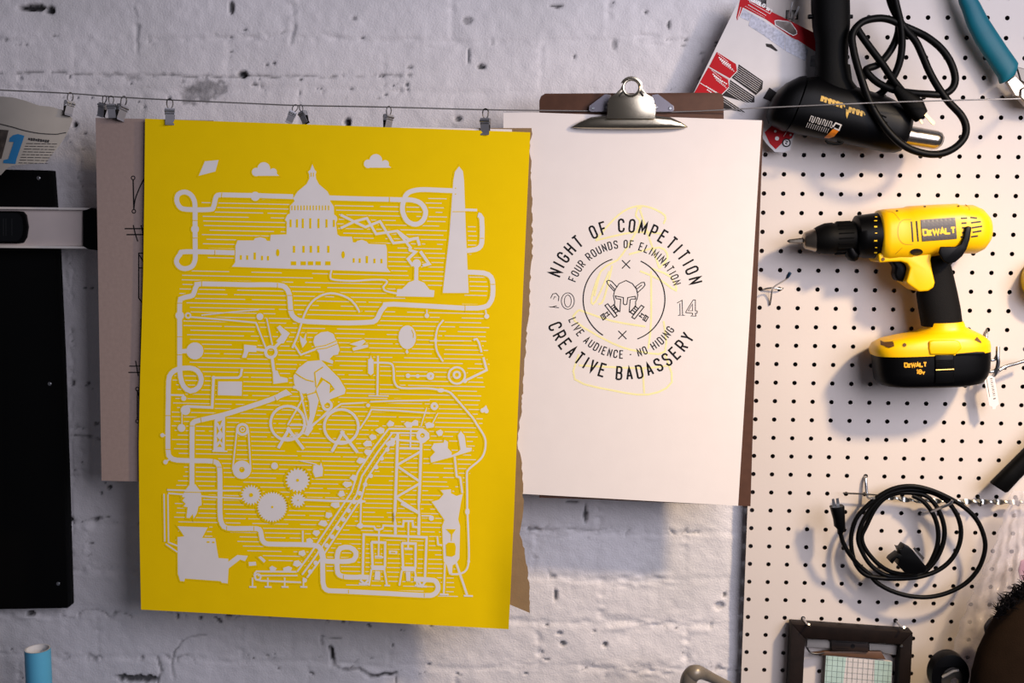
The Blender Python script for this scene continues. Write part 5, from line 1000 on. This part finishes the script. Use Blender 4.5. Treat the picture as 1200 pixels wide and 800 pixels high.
# ------------------------------------------------------------------ bag, black roll and brown bundle at lower right
def bag():
    root = thing('plastic_bag', 'crumpled clear plastic bag hanging at the lower right edge', 'bag', P(1165, 800, -.06))
    rows = [(575, 1186, 1228), (610, 1174, 1228), (645, 1163, 1228), (690, 1141, 1228), (730, 1125, 1228), (765, 1115, 1228), (800, 1110, 1228), (850, 1112, 1228)]
    V = []; F = []; nu = 40; rowsI = []
    for (y0, a0, b0), (y1, a1, b1) in zip(rows, rows[1:]):
        for k in range(8): t = k / 8; rowsI.append((y0 + (y1 - y0) * t, a0 + (a1 - a0) * t, b0 + (b1 - b0) * t))
    rowsI.append(rows[-1]); rb = random.Random(2)
    ph = [rb.uniform(0, 6) for _ in range(8)]
    for y, a, b in rowsI:
        for side in (0, 1):
            for i in range(nu + 1):
                u = i / nu if side == 0 else 1 - i / nu; x = a + (b - a) * u
                bul = math.sin(math.pi * u) ** .6 * min(1, (y - 560) / 120); wr = .004 * math.sin(u * 19 + y * .05 + ph[0]) + .003 * math.sin(u * 41 - y * .09 + ph[1]) + .003 * math.sin(y * .21 + u * 9) + .0018 * math.sin(y * .5 - u * 30)
                Y = (-.060 - .018 * bul + wr * bul) if side == 0 else (-.055 + .016 * bul + wr * .4 * bul)
                V.append(P(x + (1.5 * math.sin(y * .3 + u * 8)) * (1 - u), y, Y))
    m_ = 2 * (nu + 1)
    for j in range(len(rowsI) - 1):
        for i in range(m_ - 1): F.append((j * m_ + i, j * m_ + i + 1, (j + 1) * m_ + i + 1, (j + 1) * m_ + i))
    M = bpy.data.materials.new('clear_film'); M.use_nodes = True; nt = M.node_tree; b = nt.nodes['Principled BSDF']; b.inputs['Base Color'].default_value = rgb('D8D0D4'); b.inputs['Roughness'].default_value = .16
    n1 = nt.nodes.new('ShaderNodeTexNoise'); n1.inputs['Scale'].default_value = 60; r1 = nt.nodes.new('ShaderNodeMapRange'); r1.inputs[3].default_value = .12; r1.inputs[4].default_value = .42
    tc = nt.nodes.new('ShaderNodeTexCoord'); nt.links.new(tc.outputs['Object'], n1.inputs[0]); nt.links.new(n1.outputs[0], r1.inputs[0]); nt.links.new(r1.outputs[0], b.inputs['Alpha'])
    build('film', V, F, M, root, smooth=180)
bag()
def black_roll():
    root = thing('cable_spool', 'black round spool at the bottom of the pegboard beside the dark bundle', 'spool', P(1114, 815, -.094))
    mb = MB(); extrude(mb, ell(1114, 792, 22, 25, 40, .3), -.104, -.084, [ell(1117, 797, 14, 16, 40, .3)]); mb.build('rim', BLACKP, root, bevel=.002)
    mb = MB(); extrude(mb, ell(1117, 797, 13.6, 15.6, 40, .3), -.096, -.088, [ell(1119, 800, 5, 6, 40)]); mb.build('hub', mat('grey_hub', '4A453F', .35, metal=.3), root, bevel=.0008)
    mb = MB(); tube(mb, [P(1104, 793, -.0985), P(1117, 786, -.1000), P(1123, 785, -.099)], .002, 8); mb.build('hub_bar', mat('grey_bar', '8F8880', .4), root, smooth=60)
black_roll()
def bundle():
    root = thing('felt_pouch', 'dark brown rounded felt bundle filling the bottom right corner', 'pouch', P(1185, 840, -.115))
    yc = -.13
    mb = MB(); loft(mb, [((1205, 686), (1216, 682), yc, .01, 2), ((1187, 700), (1240, 690), yc, .022, 2.2), ((1170, 720), (1260, 712), yc, .030, 2.3), ((1158, 742), (1275, 735), yc, .034, 2.4), ((1147, 765), (1280, 760), yc, .036, 2.4), ((1140, 790), (1284, 788), yc, .036, 2.4), ((1136, 820), (1284, 820), yc, .036, 2.4), ((1140, 850), (1280, 850), yc, .030, 2.4)], 40); mb.build('body', mat('brown_felt', '21170F', .95, spec=.05, var=.18, vscale=30, bump=.4, bscale=600), root, smooth=60)
    # dark shaggy trim around its upper edge
    V = MB(); rb = random.Random(4)
    for i in range(520):
        t = rb.random(); x = 1168 + 62 * t; y = 722 - 52 * t + rb.uniform(-14, 6); p = P(x, y, yc - .014 + rb.uniform(-.02, .02)); d = Vector((rb.uniform(-1, .6), rb.uniform(-1, .5), rb.uniform(-.2, 1))).normalized() * rb.uniform(.006, .014)
        tube(V, [p, p + d * .6 + Vector((0, 0, .001)), p + d], [.0007, .0006, .0002], 4, caps=False)
    V.build('shaggy_trim', mat('black_fur', '060406', .8, spec=.1), root, smooth=0)
bundle()
def pink():
    mb = MB(); loft(mb, [((1196, 657), (1204, 655), -.062, .002, 2), ((1193, 668), (1215, 665), -.062, .004, 2.4), ((1195, 679), (1216, 677), -.062, .003, 2.4)], 20)
    tag(mb.build('pink_packet', mat('pink_plastic', 'B97C93', .4), smooth=50), 'small pink packet inside the clear plastic bag', 'packet')
pink()
def dark_knob():
    mb = MB(); loft(mb, [((1153, 735), (1163, 722), -.058, .004, 2), ((1154, 741), (1170, 726), -.058, .008, 2.2), ((1160, 745), (1176, 734), -.058, .008, 2.2)], 20)
    tag(mb.build('rubber_stopper', BLACKR, smooth=50), 'small black rubber piece showing through the bag left of the brown bundle', 'stopper')
dark_knob()

# ------------------------------------------------------------------ left side: black board, level, newspaper, tubes
def black_board():
    root = thing('black_panel', 'tall matte black panel screwed to the wall at the left edge', 'panel', P(40, 713, -.012))
    B_ = mat('matte_black', '020202', .8, spec=.1)
    mb = MB(); o = [(-140, 196), (57.5, 199.5), (64, 290), (70, 420), (75, 560), (79.5, 712.5), (-130, 716)]; prism(mb, o, -.026, -.0045); mb.build('board', B_, root, bevel=.001)
    for x, y in ((45.5, 208.5), (58.5, 449.5), (68.5, 683.5)):
        p = P(x, y, -.026); mb = MB(); tube(mb, [p, p + Vector((0, -.0012, 0)), p + Vector((0, -.002, 0))], [.0028, .0026, .0012], 14); mb.build('screw', STEEL, root, smooth=40)
black_board()
def level():
    root = thing('spirit_level', 'aluminium spirit level with black end cap lying across the black panel', 'level', P(20, 293, -.045))
    A_ = mat('aluminium', 'BDB0AB', .42, metal=.15, var=.05, vscale=20); f = lambda *p: [(x / 5.717, 180 + y / 5.717) for x, y in p]
    mb = MB(); prism(mb, [(-160, 243.5), (97, 246.5), (97.5, 288), (-160, 287)], -.050, -.034); mb.build('web', A_, root, bevel=.0008)
    mb = MB(); prism(mb, [(-160, 240.5), (104, 243.5), (104, 246), (-160, 243.6)], -.056, -.0285); prism(mb, [(-160, 285.2), (103, 288.6), (103, 291.4), (-160, 289)], -.056, -.0285); mb.build('flange', mat('bright_aluminium', 'DAD3CC', .35, metal=.3), root, bevel=.0005)
    mb = MB(); prism(mb, f((556, 380), (590, 370), (610, 362), (650, 372), (658, 380), (664, 638), (655, 648), (590, 640), (553, 620)), -.0566, -.0283); mb.build('end_cap', BLACKP, root, bevel=.0015)
    mb = MB(); extrude(mb, [(-110, 246.5), (20, 247.2), (27, 248), (30.5, 252), (32.8, 266), (31, 278), (27, 284.5), (20, 285.4), (-110, 284.5)], -.0535, -.0495, [[(-104, 249), (18, 249.4), (23, 251), (26, 255), (27.5, 266), (26, 276), (23, 281), (18, 282.6), (-104, 282)]]); rim = mb.build('vial_frame', BLACKP, root, bevel=.0008)
    mb = MB(); prism(mb, [(-104, 249), (18, 249.4), (23, 251), (26, 255), (27.5, 266), (26, 276), (23, 281), (18, 282.6), (-104, 282)], -.0515, -.0503); mb.build('vial_window', mat('dark_window', '06080B', .15), root, smooth=0)
    k = Ink()
    for x in (4, 7, 14): k.line([(x, 256), (x, 276)], .5)
    k.build('vial_mark', lambda x, y: P(x, y, -.0518), mat('dark_grey_mark', '2A2C2E', .4), root)
level()
def newspaper():
    root = thing('newspaper_page', 'curled newspaper page with a large blue number hanging in the top left corner', 'newspaper', P(20, 200, -.105))
    f = lambda *p: [(x / 6.157, 90 + y / 6.157) for x, y in p]
    def Yn(x, y): return -.1 - .012 * math.sin((x + 30) / 110 * math.pi) - .010 * max(0, (y - 150) / 40) ** 2
    V = []; F = []; nu, nv = 30, 22
    topc = [(-60, 114), (-20, 112), (0, 113), (15, 114), (30, 118), (45, 123.5), (60, 125), (74, 129), (85, 139)]; botc = [(-60, 196), (-20, 205), (0, 206), (8, 197), (15, 193.6), (30, 192.4), (45, 191.6), (53, 191), (60, 182)]
    def cur(c_, u): t = u * (len(c_) - 1); i = min(int(t), len(c_) - 2); a, b = c_[i], c_[i + 1]; return a[0] + (b[0] - a[0]) * (t - i), a[1] + (b[1] - a[1]) * (t - i)
    for j in range(nv + 1):
        for i in range(nu + 1):
            t, b = cur(topc, i / nu), cur(botc, i / nu); v = j / nv; x, y = t[0] * (1 - v) + b[0] * v, t[1] * (1 - v) + b[1] * v
            if i == nu: x += 3.5 * math.sin(v * math.pi)
            V.append(P(x, y, Yn(x, y)))
    for j in range(nv):
        for i in range(nu): a = j * (nu + 1) + i; F.append((a, a + 1, a + nu + 2, a + nu + 1))
    n = len(V); V += [v + Vector((0, .0004, 0)) for v in V]; F += [tuple(q + n for q in g) for g in list(F)]
    build('page', V, F, mat('newsprint', 'A39C92', .8, var=.05), root, smooth=60)
    mp = lambda o: (lambda x, y: P(x, y, Yn(x, y) - o))
    k = Ink(4); k.poly(f((72, 440), (95, 420), (130, 412), (176, 425), (165, 460), (120, 590), (112, 628), (22, 622), (26, 600), (60, 592), (100, 470), (66, 468))); k.build('blue_numeral', mp(.0008), mat('blue_print', '1C6C9E', .7), root)
    k = Ink(4); k.line(f((-60, 325), (0, 340), (90, 362), (180, 388), (290, 408), (400, 414), (440, 408), (478, 402)), 1.1, smooth=3)
    for i in range(8):
        y = 480 + i * 20; x0 = 190 - i * 8; x1 = 415 - i * 10; x = x0
        rb = random.Random(i)
        while x < x1: e = min(x1, x + rb.uniform(18, 55)); k.line(f((x, y + (x - x0) * .02), (e, y + (e - x0) * .02)), .75); x = e + 7
    x = 205
    for i in range(9): k.line(f((x, 446 + (i % 2) * 2 + i * 2), (x + 13, 450 + i * 2)), 3.2 if i % 3 else 2.4); x += 17
    k.build('text_lines', mp(.0008), mat('grey_ink', '2E2B2A', .7), root)
    k = Ink(4); k.poly(f((-90, 370), (0, 380), (62, 385), (40, 480), (10, 590), (-90, 600))); k.build('photo_block', mp(.0008), mat('photo_ink', '3A332D', .7, var=.5, vscale=120), root)
newspaper()
def blue_tube():
    yc = -.12; c_ = P(44, 760, yc); r = (P(58.5, 760, yc) - P(30, 760, yc)).length / 2
    root = thing('cardboard_tube', 'upright light blue tube with an open top at the bottom left', 'tube', (c_.x, yc, c_.z - .40))
    def ringz(z, rr): return [Vector((c_.x + rr * math.cos(2 * math.pi * k / 40), yc + rr * math.sin(2 * math.pi * k / 40), z)) for k in range(40)]
    zt = c_.z; mb = MB(); L = [ringz(zt - .40, r), ringz(zt, r), ringz(zt, r * .9), ringz(zt - .39, r * .9)]; V = [v for q in L for v in q]; F = []
    for a in range(2):
        for k in range(40): F.append((a * 40 + k, a * 40 + (k + 1) % 40, a * 40 + 40 + (k + 1) % 40, a * 40 + 40 + k))
    F.append(tuple(range(40))); mb.add(V, F); mb.build('sleeve', mat('light_blue_paper', '4F9FC4', .5, var=.04), root, smooth=40)
    V = [v for q in (ringz(zt + .0003, r * .985), ringz(zt + .0003, r * .88), ringz(zt - .30, r * .88)) for v in q]; F = []
    for a in range(2):
        for k in range(40): F.append((a * 40 + k, a * 40 + (k + 1) % 40, a * 40 + 40 + (k + 1) % 40, a * 40 + 40 + k))
    build('white_lining', V, F, mat('white_core', 'C9C9CC', .7), root, smooth=40)
blue_tube()
def grey_tube():
    yc = -.16; M = mat('grey_painted_tube', '7D7468', .38, metal=.35)
    root = thing('bent_tube', 'bent grey metal tube rising into view at the bottom centre right', 'tube', P(830, 1000, yc))
    mb = MB(); q = [(808, 1000), (806, 900), (805.5, 820), (806.5, 800), (810, 791), (817, 787.5), (826, 790), (850, 802), (900, 828), (980, 870)]
    tube(mb, catmull([P(x, y, yc + (.0 if i < 6 else .02 * (i - 5))) for i, (x, y) in enumerate(q)], 8), [.0105 - .004 * min(1, max(0, (k - 36) / 16)) for k in range(9 * 8 + 1)], 20); mb.build('tube_frame', M, root, smooth=60)
grey_tube()
